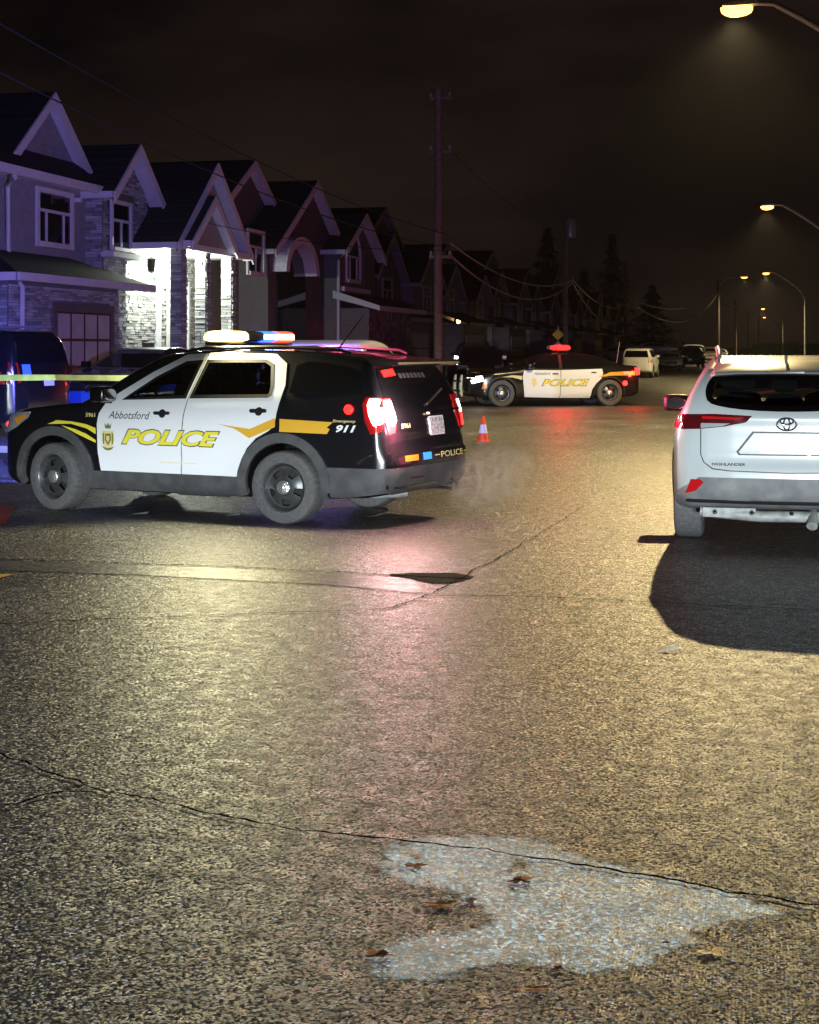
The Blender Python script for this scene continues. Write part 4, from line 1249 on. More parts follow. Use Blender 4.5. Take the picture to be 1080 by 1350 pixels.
for sg in (1, -1):
    d1 = patch('front_door', EX, door_f, M['white_paint'], exp, 'y', sg, .006, .07, .012)
    d2 = patch('rear_door', EX, door_r, M['white_paint'], exp, 'y', sg, .006, .07, .012)
    patch_ring('window_frame', EX, fr_f, gl_f, M['white_paint'], d1, 'y', sg, .006, .07, .012)
    patch_ring('window_frame', EX, fr_r, gl_r, M['white_paint'], d2, 'y', sg, .006, .07, .012)
    patch_ring('window_rubber', EX, gl_f, shrink(gl_f, .035), M['black_plastic'], d1, 'y', sg, .009, .07)
    patch_ring('window_rubber', EX, gl_r, shrink(gl_r, .035), M['black_plastic'], d2, 'y', sg, .009, .07)
    patch('window', EX, gl_f, M['clear'], d1, 'y', sg, .007, .07)
    patch('window', EX, gl_r, M['smoked'], d2, 'y', sg, .007, .07)
    patch('quarter_window', EX, gl_q, M['glass'], exp, 'y', sg, .006, .08, rnd=1)
    for dd, hx in ((d1, .02), (d2, -1.145)):
        hz = 1.10 if dd is d1 else 1.145
        patch('handle_cup', EX, [(hx + .045 * math.cos(a), hz + .045 * math.sin(a)) for a in np.linspace(0, 6.283, 17)[:-1]], M['black_plastic'], dd, 'y', sg, .008, .2)
        patch('door_handle', EX, [(hx + .10, hz + .005), (hx + .085, hz + .018), (hx - .085, hz + .02), (hx - .10, hz + .008), (hx - .085, hz - .012), (hx + .085, hz - .016)], M['black_plastic'], dd, 'y', sg, .032, .2, .022)
    patch('sill_panel', EX, [(.96, .462), (-.985, .462), (-.985, .40), (-.93, .245), (.9, .235), (.96, .40)], M['dirty_plastic'], exp, 'y', sg, .012, .09, .02)
    for cx in (1.433, -1.433):
        patch('wheel_flare', EX, ring(cx, .40, .435, .535, -14, 194), M['dirty_plastic'], exp, 'y', sg, .022, .12, .05)
    # gold stripe, chevron and fender sweep
    patch('stripe', EX, [(-1.395, 1.075), (-1.395, .945), (-1.93, .935), (-1.965, .985), (-1.93, 1.0), (-2.0, 1.055)], M['gold'], exp, 'y', sg, .007, .1)
    patch('chevron', EX, [(-.66, 1.008), (-1.05, .965), (-1.345, 1.085), (-1.345, .99), (-1.045, .868), (-.86, .965)], M['gold'], d2, 'y', sg, .010, .1)
    patch('fender_sweep', EX, [(1.52, .955), (1.40, .995), (1.20, .993), (1.0, .965), (.875, .925), (.875, .86), (1.0, .92), (1.2, .965)], M['yellow'], exp, 'y', sg, .007, .07)
    patch('fender_sweep', EX, [(1.33, .945), (1.15, .91), (1.0, .86), (.875, .795), (.875, .765), (.97, .80), (1.15, .87)], M['yellow'], exp, 'y', sg, .007, .07)
    s_ = 1 if sg > 0 else -1
    def bx(a0, a1, b0, b1): return (a0, a1, b0, b1) if sg > 0 else (a1, a0, b0, b1)
    letter('lettering', EX, 'POLICE', bx(.545, -.70, .755, .935), M['grey_ink'], d1, 'y', sg, .0095, .055, .35 * 1)
    letter('lettering', EX, 'POLICE', bx(.528, -.683, .766, .924), M['yellow'], d1, 'y', sg, .0125, .035, .35 * 1)
    letter('lettering', EX, 'Abbotsford', bx(.70, .17, 1.035, 1.115), M['grey_ink'], d1, 'y', sg, .0105, .006, .3)
    letter('fleet_number', EX, '5961', bx(1.005, .88, 1.045, 1.09), M['pale_gold'], exp, 'y', sg, .007, .02, 0)
    letter('lettering', EX, '911', bx(-2.03, -2.25, .955, 1.03), M['plate'], exp, 'y', sg, .009, .035, .35)
    letter('lettering', EX, 'Emergency', bx(-2.0, -2.25, 1.048, 1.082), M['pale_gold'], exp, 'y', sg, .009, .012, .2)
    # crest: crown, supporters and shield
    cx, cz = .71, .80
    patch('crest', EX, [(cx + .075, cz + .10), (cx - .075, cz + .10), (cx - .085, cz), (cx - .05, cz - .075), (cx, cz - .105), (cx + .05, cz - .075), (cx + .085, cz)], M['pale_gold'], d1, 'y', sg, .0095, .1)
    cr = d1.children[-1]
    patch('crest_shield', EX, [(cx + .036, cz + .07), (cx - .036, cz + .07), (cx - .04, cz), (cx, cz - .06), (cx + .04, cz)], M['olive_ink'], cr, 'y', sg, .0115, .1)
    patch('crest_shield', EX, [(cx + .018, cz + .045), (cx - .018, cz + .045), (cx - .02, cz + .005), (cx, cz - .025), (cx + .02, cz + .005)], M['pale_gold'], cr, 'y', sg, .0135, .1)
    patch('crest_scroll', EX, [(cx + .085, cz - .06), (cx + .05, cz - .10), (cx, cz - .115), (cx - .05, cz - .10), (cx - .085, cz - .06), (cx - .05, cz - .078), (cx, cz - .09), (cx + .05, cz - .078)], M['olive_ink'], cr, 'y', sg, .0125, .1)
    patch('crest_crown', EX, [(cx + .045, cz + .185), (cx + .02, cz + .155), (cx, cz + .19), (cx - .02, cz + .155), (cx - .045, cz + .185), (cx - .035, cz + .125), (cx + .035, cz + .125)], M['olive_ink'], cr, 'y', sg, .0105, .1)
    for q in (1, -1):
        patch('crest_supporter', EX, [(cx + q * .048, cz + .085), (cx + q * .068, cz + .07), (cx + q * .066, cz - .05), (cx + q * .048, cz - .04)], M['olive_ink'], cr, 'y', sg, .0115, .1)
    # small website line low on the doors
    for q in range(14):
        a = .05 - q * .033
        patch('small_print', EX, [(a, .585), (a - .020, .585), (a - .020, .573), (a, .573)], M['pale_gold'], d2 if a < -.22 else d1, 'y', sg, .0105, .2)
    hl = patch('headlight', EX, [(2.30, .97), (2.12, 1.06), (1.78, 1.085), (1.80, 1.02), (2.0, .90), (2.22, .82), (2.31, .86)], M['clear_lens'], exp, 'y', sg, .008, .06, .02)
    patch('turn_signal', EX, [(2.02, 1.0), (1.84, 1.06), (1.82, 1.03), (1.96, .94)], M['amber_lens'], hl, 'y', sg, .013, .06)
    mirror_pod(exp, .70, .95 * sg, 1.30, M['black_paint'], sg)
    tl = patch('tail_light', EX, [(-2.33, 1.31), (-2.47, 1.30), (-2.50, 1.16), (-2.49, .97), (-2.40, .94), (-2.34, 1.08), (-2.30, 1.24)], M['red_lens'], exp, 'y', sg, .012, .05, .02)
    if sg > 0: patch('reverse_lamp', EX, [(-2.37, 1.29), (-2.47, 1.28), (-2.495, 1.16), (-2.485, 1.04), (-2.43, 1.03), (-2.385, 1.12), (-2.355, 1.23)], M['rev_white'], tl, 'y', sg, .018, .05)
for sx in (.05, -.95):
    for y in ((-.42, .42) if sx > 0 else (-.45, 0, .45)):
        st = MB()
        st.prism(smooth_poly([(y - .22, 1.0), (y + .22, 1.0), (y + .20, 1.38), (y + .12, 1.42), (y - .12, 1.42), (y - .20, 1.38)], 1), sx - .07, sx + .07, 'x')
        st.prism(smooth_poly([(y - .12, 1.43), (y + .12, 1.43), (y + .11, 1.58), (y - .11, 1.58)], 1), sx - .05, sx + .05, 'x')
        st.build('seat', M['dark'], exp, smooth=40)
cg = MB()
for i in range(13):
    yy = -.66 + .11 * i; cg.box(-.345, -.335, yy - .008, yy + .008, 1.05, 1.68)
for i in range(6):
    zz = 1.1 + .11 * i; cg.box(-.347, -.333, -.68, .68, zz - .008, zz + .008)
cg.build('prisoner_cage', M['iron'], exp)
sw = MB().tube([(.62 + .05 * math.sin(a), .40 + .18 * math.cos(a), 1.22 + .17 * math.sin(a)) for a in np.linspace(0, 2 * math.pi, 21)], .016, 6, cap=False).build('steering_wheel', M['dark'], exp)
MB().box(.55, .95, -.72, .72, 1.05, 1.15).build('dashboard', M['dark'], exp)
patch('windscreen', EX, EX_SH, M['clear'], exp, 'x', 1, .008, .08)
# rear face
patch('rear_window', EX, [(.66, 1.60), (.74, 1.50), (.80, 1.24), (.74, 1.20), (0, 1.17), (-.74, 1.20), (-.80, 1.24), (-.74, 1.50), (-.66, 1.60)], M['glass'], exp, 'x', -1, .006, .08)
for q in (1, -1):
    t2 = patch('tail_light', EX, [(q * .83, 1.29), (q * .68, 1.29), (q * .68, 1.10), (q * .74, .95), (q * .84, .93), (q * .87, 1.06), (q * .86, 1.2)], M['tail_red'] if q > 0 else M['red_lens'], exp, 'x', -1, .010, .06, .02)
    if q > 0:
        patch('reverse_lamp', EX, [(.82, 1.27), (.70, 1.27), (.695, 1.07), (.75, 1.02), (.84, 1.03), (.85, 1.15)], M['rev_white'], t2, 'x', -1, .016, .06)
    else:
        patch('lamp_strip', EX, [(-.79, 1.24), (-.855, 1.24), (-.86, 1.10), (-.80, 1.10)], M['white_hot'], t2, 'x', -1, .016, .06)
        patch('lamp_strip', EX, [(-.80, 1.09), (-.865, 1.09), (-.85, .96), (-.80, .96)], M['tail_red'], t2, 'x', -1, .016, .06)
letter('fleet_number', EX, '5961', (.60, .42, .985, 1.035), M['pale_gold'], exp, 'x', -1, .008, .012)
pl = patch('licence_plate', EX, [(.0, 1.07), (-.32, 1.07), (-.32, .90), (.0, .90)], M['plate_ink'], exp, 'x', -1, .022, .1, .02)
patch('plate_frame', EX, [(.012, 1.082), (-.332, 1.082), (-.332, .888), (.012, .888)], M['plate'], pl, 'x', -1, .016, .1)
patch('plate_lamp', EX, [(.03, 1.125), (-.03, 1.125), (-.03, 1.105), (.03, 1.105)], emit('plate_glow', (1, .6, .35), 3), exp, 'x', -1, .02, .1)
bs = patch('bumper_strip', EX, [(.95, .735), (-.95, .735), (-.97, .635), (.97, .635)], M['black_paint'], exp, 'x', -1, .010, .08, .01)
letter('lettering', EX, 'POLICE', (-.10, -.66, .655, .715), M['pale_gold'], bs, 'x', -1, .015, .01)
patch('reflector_or_glint', EX, [(.66, .715), (.40, .715), (.40, .66), (.66, .66)], M['amber_lens'], bs, 'x', -1, .015, .1)  # amber reflection on the bumper, painted in as a small plate
patch('blue_glint', EX, [(.30, .725), (.12, .725), (.12, .655), (.30, .655)], M['blue_dim'], bs, 'x', -1, .016, .1)  # blue reflection set in as a glowing mark, no lamp here
patch('lettering_bar', EX, [(.05, .69), (-.07, .69), (-.07, .68), (.05, .68)], M['pale_gold'], bs, 'x', -1, .015, .1)
patch('lettering_bar', EX, [(-.69, .69), (-.76, .69), (-.76, .68), (-.69, .68)], M['pale_gold'], bs, 'x', -1, .015, .1)
patch('reflector_or_glint', EX, [(-.78, .72), (-.93, .72), (-.93, .655), (-.78, .655)], mat('lime_glint', (.35, .6, .12), .4), bs, 'x', -1, .015, .1)  # green reflection painted onto the bumper strip
patch('bumper_cover', EX, [(.98, .60), (-.98, .60), (-.98, .42), (-.7, .33), (.7, .33), (.98, .42)], M['dirty_plastic'], exp, 'x', -1, .012, .09, .02)
for sg in (1, -1):
    patch('bumper_corner', EX, [(-1.93, .60), (-2.52, .60), (-2.52, .36), (-2.1, .30), (-1.95, .30), (-1.955, .45)], M['dirty_plastic'], exp, 'y', sg, .012, .08, .02)
patch('reflector_or_glint', EX, [(.55, .50), (.28, .50), (.28, .48), (.55, .48)], M['dark_red_lens'], exp, 'x', -1, .02, .1)
patch('tailgate_trim', EX, [(-.05, 1.13), (-.78, 1.15), (-.78, 1.13), (-.05, 1.10)], M['chrome'], exp, 'x', -1, .02, .1, .015)
rw = patch('rear_wiper', EX, [(-.05, 1.215), (-.50, 1.36), (-.515, 1.345), (-.05, 1.195)], M['black_plastic'], exp, 'x', -1, .03, .15, .02)
lp = patch('window_strobe', EX, [(.62, 1.565), (.36, 1.58), (.36, 1.515), (.62, 1.50)], M['red_flash'], exp, 'x', -1, .012, .1)
for q in range(7):
    a = .30 - q * .085
    patch('window_lettering', EX, [(a, 1.535), (a - .065, 1.535), (a - .07, 1.485), (a - .005, 1.485)], mat('faded_print', (.12, .12, .13), .6) if q == 0 else bpy.data.materials['faded_print'], exp, 'x', -1, .009, .1)
sp = MB().prism([(-2.15, 1.70), (-2.56, 1.655), (-2.575, 1.635), (-2.50, 1.615), (-2.25, 1.63)], -.70, .70, 'y').build('spoiler', M['black_paint'], exp, smooth=30)
# side marker strobe, roof furniture
mk = MB().lathe([(.001, .03), (.035, .026), (.05, .0)], (-2.16, .96, 1.185), 'y', 20).build('quarter_strobe', M['red_flash'], exp, smooth=40)
MB().lathe([(.001, .03), (.03, .026), (.04, .0)], (2.20, .80, .93), 'y', 16).build('grille_strobe', M['tail_red'], exp, smooth=40)
for sg in (1, -1):
    MB().tube([(-.1, .66 * sg, 1.77), (-.3, .67 * sg, 1.80), (-1.2, .66 * sg, 1.815), (-1.9, .63 * sg, 1.775), (-2.0, .62 * sg, 1.74)], .018, 8).build('roof_rail', M['black_plastic'], exp, smooth=50)
bar = MB()
bar.prism(smooth_poly([(-.57, 1.83), (-.27, 1.83), (-.26, 1.855), (-.34, 1.865), (-.50, 1.865), (-.58, 1.855)], 1), -.62, .62, 'y')
lb = bar.build('light_bar', M['black_plastic'], exp, smooth=40)
for sg in (1, -1):
    MB().box(-.45, -.38, sg * .55 - .03, sg * .55 + .03, 1.74, 1.835).build('bar_foot', M['black_plastic'], lb)
M['lens_clear'] = mat('bar_lens', (.30, .32, .34), .15, spec=.6)
nseg = 8
dome = smooth_poly([(-.60, 1.866), (-.60, 1.955), (-.545, 1.985), (-.31, 1.985), (-.245, 1.945), (-.245, 1.866)], 1)
for q in range(nseg):
    y0 = -.62 + 1.24 * q / nseg; y1 = y0 + 1.24 / nseg - .006
    mt = {7: M['amber_hot'], 6: M['amber_hot'], 3: M['blue_flash'], 2: M['blue_flash'], 1: M['orange_flash'], 0: M['orange_flash']}.get(q, M['lens_clear'])
    mo = MB().prism(dome, y0, y1, 'y').build('lamp_module', mt, lb, smooth=40)
    if q in (0, 1, 2, 3, 6, 7):
        hot = M['hot_blue'] if q in (2, 3) else M['hot_amber'] if q > 5 else M['hot_red']
        for k_ in range(3):
            yy = y0 + .025 + k_ * .045
            MB().box(-.612, -.598, yy, yy + .032, 1.895, 1.945).build('led_cluster', hot, mo)
        if q == 7: MB().box(-.52, -.33, .612, .626, 1.89, 1.955).build('led_cluster', hot, mo)
MB().tube([(-1.55, .1, 1.77), (-1.62, .1, 1.86), (-1.86, .1, 2.15)], [.012, .008, .005], 6).build('antenna', M['black_plastic'], exp)
# running gear
add_wheels(exp, EX, .25, .865, 'steel', WMATS, steer=R(-9))
MB().tube([(-1.7, .35, .33), (-2.1, .30, .30), (-2.35, .1, .31)], [.07, .075, .07], 12).build('muffler', M['under'], exp, smooth=50)
MB().tube([(-1.3, -.9, .375), (-1.3, .9, .375)], .04, 8).build('axle', M['under'], exp)
for y in (-.45, -.60):
    MB().tube([(-2.3, y, .33), (-2.62, y, .32)], .042, 12).build('tail_pipe', M['chrome'], exp, smooth=50)
MB().tube([(-2.45, .25, .36), (-2.5, -.2, .34), (-2.5, -.75, .36)], .03, 8).build('tow_bar', M['dark'], exp)
def loc_w(o, p, k):
    a = o.rotation_euler.z; x, y, z = [q * w for q, w in zip(p, o.scale)]
    return Vector((o.location.x + x * math.cos(a) - y * math.sin(a), o.location.y + x * math.sin(a) + y * math.cos(a), o.location.z + z))
lamp('blue_flash_light', 'SPOT', loc_w(exp, (-.45, -.40, 2.12), EXP_K), 5000, (0.33, 0.27, 1.0), .06, spot=96, blend=.7, aim=(-19, 37, 4.5))
lamp('blue_front_light', 'SPOT', loc_w(exp, (-.18, -.50, 2.06), EXP_K), 9000, (0.05, 0.12, 1.0), .06, spot=64, blend=.6, aim=(-12.5, 20, -.3))
lamp('red_flash_light', 'SPOT', loc_w(exp, (-.45, -.60, 2.12), EXP_K), 130, (1.0, 0.07, 0.05), .06, spot=140, blend=.5, aim=(-12, 60, 4.5))
lamp('red_side_light', 'SPOT', loc_w(exp, (-.68, -.62, 2.04), EXP_K), 4200, (1.0, 0.10, 0.22), .06, spot=60, blend=.6, aim=(-.9, 15.0, 1.4))
lamp('amber_flash_light', 'SPOT', loc_w(exp, (-.42, .70, 2.08), EXP_K), 420, (1.0, 0.90, 0.5), .05, spot=150, blend=.5, aim=(0, 2, -2))
lamp('reverse_light', 'POINT', loc_w(exp, (-2.70, .84, 1.17), EXP_K), 95, (1.0, 0.80, 0.78), .05)
lamp('tail_light_glow', 'POINT', loc_w(exp, (-2.66, .80, 1.0), EXP_K), 40, (1.0, 0.05, 0.1), .05)

# ---------------------------------------------------------------- white SUV at the right, seen from behind
HK = 1.03
HI_GLASS = [(.0, 1.535), (.35, 1.534), (.59, 1.520), (.645, 1.45), (.66, 1.365), (.635, 1.285), (.52, 1.250), (.30, 1.222), (0, 1.212)]
HI_GLASS = smooth_poly(HI_GLASS + [(-a, b) for a, b in HI_GLASS[-2:0:-1]], 1)
HI_SIDE = [(.80, 1.17), (.25, 1.50), (-.2, 1.58), (-1.2, 1.60), (-1.85, 1.54), (-1.95, 1.40), (-1.6, 1.22), (-.5, 1.17)]
HI_SHIELD = [(.60, 1.52), (.72, 1.19), (-.72, 1.19), (-.60, 1.52)]
HI_GS = shrink(HI_GLASS, .03); HI_SS = shrink(HI_SIDE, .03)
def hi_cabin(b, f, f0, x, y, z):
    ay = np.abs(y)
    room = np.maximum.reduce([f0 + .075, 1.0 - z, x - .95])
    o1 = np.maximum(poly_sdf(HI_GS, y, z), x + 1.7)
    o2 = np.maximum(poly_sdf(HI_SHIELD, y, z), .15 - x)
    o3 = np.maximum(poly_sdf(HI_SS, x, z), .4 - ay)
    c = np.minimum.reduce([room, o1, o2, o3])
    return np.maximum(f, -c)
def hi_bumps(x, z):
    w = 0.015 * np.exp(-((z - .98) / .09) ** 2)
    for cx in (1.425, -1.425):
        r = np.hypot(x - cx, z - .40); w = w + .025 * np.exp(-((r - .47) / .14) ** 2) * (z < 1.0)
    return w
hi = thing('white_suv', (.19, 15.70, 0), R(90), 'pearl white SUV parked with its rear to the camera', 'car', scale=HK)
hi.scale.z = .985
HI = Body([(2.38, .30), (2.45, .55), (2.40, .86), (2.2, 1.0), (1.25, 1.11), (1.0, 1.15), (.3, 1.57), (0, 1.655), (-.8, 1.70), (-1.6, 1.675), (-2.15, 1.60), (-2.27, 1.53), (-2.40, 1.24), (-2.45, 1.16), (-2.43, 1.10), (-2.45, .92), (-2.44, .80), (-2.51, .72), (-2.51, .56), (-2.46, .44), (-2.2, .36), (-1.4, .25), (1.5, .25)],
          [(.2, .86), (.40, .93), (.65, .955), (.95, .96), (1.10, .93), (1.18, .885), (1.26, .84), (1.55, .70), (1.70, .64)],
          [(2.45, 0), (2.40, .5), (2.2, .85), (1.7, 1.0), (-1.5, 1.0), (-2.1, .98), (-2.36, .88), (-2.47, .60), (-2.52, 0)],
          (1.425, -1.425), .365, .425, k=.085, bumps=hi_bumps, cabin=hi_cabin)
link_mesh('body', HI.mesh('white_suv_body', .03), M['silver_paint'], hi)
patch('rear_window', HI, HI_GLASS, M['clear'], hi, 'x', -1, .012, .07)
patch_ring('window_border', HI, HI_GLASS, shrink(HI_GLASS, .05), M['black_plastic'], hi, 'x', -1, .008, .07)
patch('windscreen', HI, HI_SHIELD, M['clear'], hi, 'x', 1, .010, .08)
for sg in (1, -1):
    patch('side_window', HI, HI_SIDE, M['clear'], hi, 'y', sg, .010, .08)
    patch_ring('window_border', HI, HI_SIDE, shrink(HI_SIDE, .045), M['black_plastic'], hi, 'y', sg, .007, .08)
    mirror_pod(hi, .75, .93 * sg, 1.17, M['black_plastic'], sg, 1.05)
    tl = [(sg * .86, 1.185), (sg * .58, 1.19), (sg * .275, 1.175), (sg * .33, 1.125), (sg * .50, 1.085), (sg * .70, 1.062), (sg * .85, 1.055)]
    a = patch('tail_light', HI, tl, M['dark_red_lens'], hi, 'x', -1, .012, .06, .02)
    patch('tail_lamp_bar', HI, [(sg * .68, 1.170), (sg * .34, 1.163), (sg * .38, 1.145), (sg * .68, 1.148)], M['red_lens'], a, 'x', -1, .018, .08)
    patch('tail_lamp_lower', HI, [(sg * .69, 1.115), (sg * .45, 1.115), (sg * .52, 1.088), (sg * .69, 1.07)], M['clear_lens'], a, 'x', -1, .018, .08)
    patch('tail_light_side', HI, [(-2.02, 1.16), (-2.32, 1.18), (-2.36, 1.07), (-2.20, 1.055)], M['red_lens'], hi, 'y', sg, .014, .05, .02)
    patch('reflector_or_glint', HI, [(sg * .765, .625), (sg * .69, .628), (sg * .665, .60), (sg * .73, .525), (sg * .81, .505)], M['red_lens'], hi, 'x', -1, .024, .06, .02)
    patch('arch_trim', HI, ring(1.425, .39, .41, .47, -8, 188), M['black_plastic'], hi, 'y', sg, .012, .12, .04)
    patch('arch_trim', HI, ring(-1.425, .39, .41, .47, -8, 188), M['black_plastic'], hi, 'y', sg, .012, .12, .04)
    patch('sill_panel', HI, [(.95, .40), (-.95, .40), (-.95, .27), (.95, .27)], M['black_plastic'], hi, 'y', sg, .010, .1, .02)
    patch('headlight', HI, [(2.30, .92), (1.95, 1.0), (1.95, .90), (2.25, .80)], M['clear_lens'], hi, 'y', sg, .008, .08)
    MB().tube([(-.1, .60 * sg, 1.70), (-.25, .60 * sg, 1.745), (-1.0, .60 * sg, 1.765), (-1.65, .57 * sg, 1.735), (-1.80, .56 * sg, 1.68)], .022, 8).build('roof_rail', M['steel'], hi, smooth=50)
patch('bumper_cover', HI, [(.70, .645), (-.70, .645), (-.90, .50), (-.90, .40), (-.80, .36), (.80, .36), (.90, .40), (.90, .50)], M['dusty'], hi, 'x', -1, .014, .08, .03)
patch('bumper_lip', HI, [(.80, .455), (-.80, .455), (-.80, .44), (.80, .44)], M['black_plastic'], hi, 'x', -1, .03, .1, .02)
patch('plate_recess', HI, [(.275, 1.045), (-.275, 1.045), (-.405, .87), (-.385, .84), (.385, .84), (.405, .87)], M['black_plastic'], hi, 'x', -1, .006, .08)
patch('plate_panel', HI, [(.262, 1.032), (-.262, 1.032), (-.385, .868), (-.37, .853), (.37, .853), (.385, .868)], M['silver_paint'], hi, 'x', -1, .011, .08)
patch('licence_plate', HI, [(.21, 1.02), (-.21, 1.02), (-.21, .865), (.21, .865)], mat('bright_plate', (.92, .93, .93), .4), hi, 'x', -1, .022, .08, .01)
patch('tailgate_seam', HI, [(.697, 1.06), (.697, .84), (.67, .77), (.60, .715), (.45, .70), (0, .69), (-.45, .70), (-.60, .715), (-.67, .77), (-.697, .84), (-.697, 1.06), (-.689, 1.06), (-.689, .84), (-.663, .775), (-.595, .723), (-.45, .709), (0, .699), (.45, .709), (.595, .723), (.663, .775), (.689, .84), (.689, 1.06)], M['black_plastic'], hi, 'x', -1, .004, .08)
letter('lettering', HI, 'HIGHLANDER', (.60, .33, .745, .770), M['chrome'], hi, 'x', -1, .012, .01)
# badge of three ovals
def oval(a, b, cy, cz, t=.008, n=28):
    m_ = MB(); pts = []
    P, N = HI.drape([(cy + a * math.cos(2 * math.pi * i / n), cz + b * math.sin(2 * math.pi * i / n)) for i in range(n)], 'x', -1)
    pts = [tuple(p + nn * .014) for p, nn in zip(P, N)]
    return m_.tube(pts + [pts[0]], t, 6, cap=False)
bd = oval(.078, .052, 0, 1.11).build('badge', M['chrome'], hi, smooth=60)
oval(.026, .048, 0, 1.112, .007).build('badge_oval', M['chrome'], bd, smooth=60)
oval(.052, .022, 0, 1.137, .007).build('badge_oval', M['chrome'], bd, smooth=60)
spo_m = MB(); secs = []
for y, dx, dz in ((-.64, .22, -.045), (-.58, .08, -.02), (-.40, .02, -.005), (0, 0, 0), (.40, .02, -.005), (.58, .08, -.02), (.64, .22, -.045)):
    n0 = len(spo_m.v)
    for px_, pz_ in ((-2.00, 1.645), (-2.22, 1.622), (-2.40, 1.580), (-2.45, 1.560), (-2.44, 1.545), (-2.36, 1.532), (-2.1, 1.53)):
        f_ = min(1, max(0, (-2.0 - px_) / .3)); spo_m.v.append((px_ + dx * f_, y, pz_ + dz))
    secs.append(n0)
for a_, b_ in zip(secs[:-1], secs[1:]):
    for i in range(7): spo_m.f.append((a_ + i, a_ + (i + 1) % 7, b_ + (i + 1) % 7, b_ + i))
spo_m.f.append(tuple(range(secs[0], secs[0] + 7))); spo_m.f.append(tuple(range(secs[-1], secs[-1] + 7)))
spo = spo_m.build('spoiler', M['silver_paint'], hi, smooth=35)
MB().box(-2.449, -2.435, -.14, .14, 1.549, 1.562).build('brake_light', M['dark_red_lens'], spo)
MB().prism([(-1.95, 1.64), (-2.10, 1.63), (-2.12, 1.70), (-2.06, 1.70)], -.012, .012, 'y').build('antenna_fin', M['silver_paint'], hi)
for sx, n_ in ((-.9, 3), (.15, 2)):
    for y in ((-.38, .38) if n_ == 2 else (-.45, .0, .45)):
        st = MB(); w_ = .19
        st.prism(smooth_poly([(y - w_, .95), (y + w_, .95), (y + w_ * .95, 1.26), (y + w_ * .6, 1.32), (y - w_ * .6, 1.32), (y - w_ * .95, 1.26)], 1), sx - .06, sx + .08, 'x')
        st.prism(smooth_poly([(y - .12, 1.34), (y + .12, 1.34), (y + .11, 1.48), (y - .11, 1.48)], 1), sx - .05, sx + .05, 'x')
        st.build('seat', M['dark'], hi, smooth=40)
MB().prism(smooth_poly([(-.12, 1.43), (.12, 1.43), (.13, 1.50), (-.13, 1.50)], 1), .42, .46, 'x').build('inside_mirror', M['dark'], hi)
add_wheels(hi, HI, .24, .83, 'alloy', AMATS)
MB().tube([(-2.25, .70, .33), (-2.30, .2, .30), (-2.30, -.5, .31)], .05, 8).build('rear_beam', M['under'], hi, smooth=50)
MB().box(-2.32, -2.05, .25, .68, .29, .37).build('underbody_pan', M['under'], hi)
MB().tube([(-2.0, -.22, .34), (-2.32, -.22, .31), (-2.42, -.20, .24)], .045, 12).build('tail_pipe', M['under'], hi, smooth=50)
for y in (.58, .28, -.04):
    MB().lathe([(.001, -.02), (.018, -.015), (.022, 0)], (-2.345, y, .335), 'x', 10).build('bolt', M['chrome'], hi)

# ---------------------------------------------------------------- generic cars: sedan and SUV shapes
SED_P = [(2.34, .26), (2.42, .42), (2.40, .66), (2.28, .80), (1.85, .92), (1.12, 1.01), (.95, 1.04), (.15, 1.39), (-.2, 1.455), (-.9, 1.455), (-1.5, 1.31), (-1.9, 1.13), (-2.1, 1.11), (-2.55, 1.08), (-2.62, .98), (-2.62, .58), (-2.55, .34), (-2.2, .24), (-1, .2), (1.5, .2)]
SED_W = [(.15, .82), (.35, .91), (.62, .94), (.88, .93), (1.0, .89), (1.08, .85), (1.38, .62), (1.48, .56)]
SED_PL = [(2.42, 0), (2.36, .5), (2.12, .82), (1.6, .97), (-1.6, .97), (-2.2, .90), (-2.52, .70), (-2.63, 0)]
SUV_P = [(2.20, .28), (2.34, .45), (2.36, .75), (2.30, .98), (2.0, 1.06), (1.15, 1.14), (1.0, 1.17), (.4, 1.62), (.05, 1.72), (-.8, 1.76), (-1.8, 1.73), (-2.15, 1.68), (-2.32, 1.15), (-2.36, 1.0), (-2.42, .72), (-2.42, .50), (-2.3, .32), (-1, .24), (1.5, .24)]
SUV_W = [(.2, .84), (.4, .92), (.7, .95), (1.0, .945), (1.14, .92), (1.24, .87), (1.62, .72), (1.76, .66)]
SUV_PL = [(2.36, 0), (2.32, .5), (2.15, .82), (1.7, .98), (-1.6, .98), (-2.1, .92), (-2.34, .75), (-2.43, 0)]
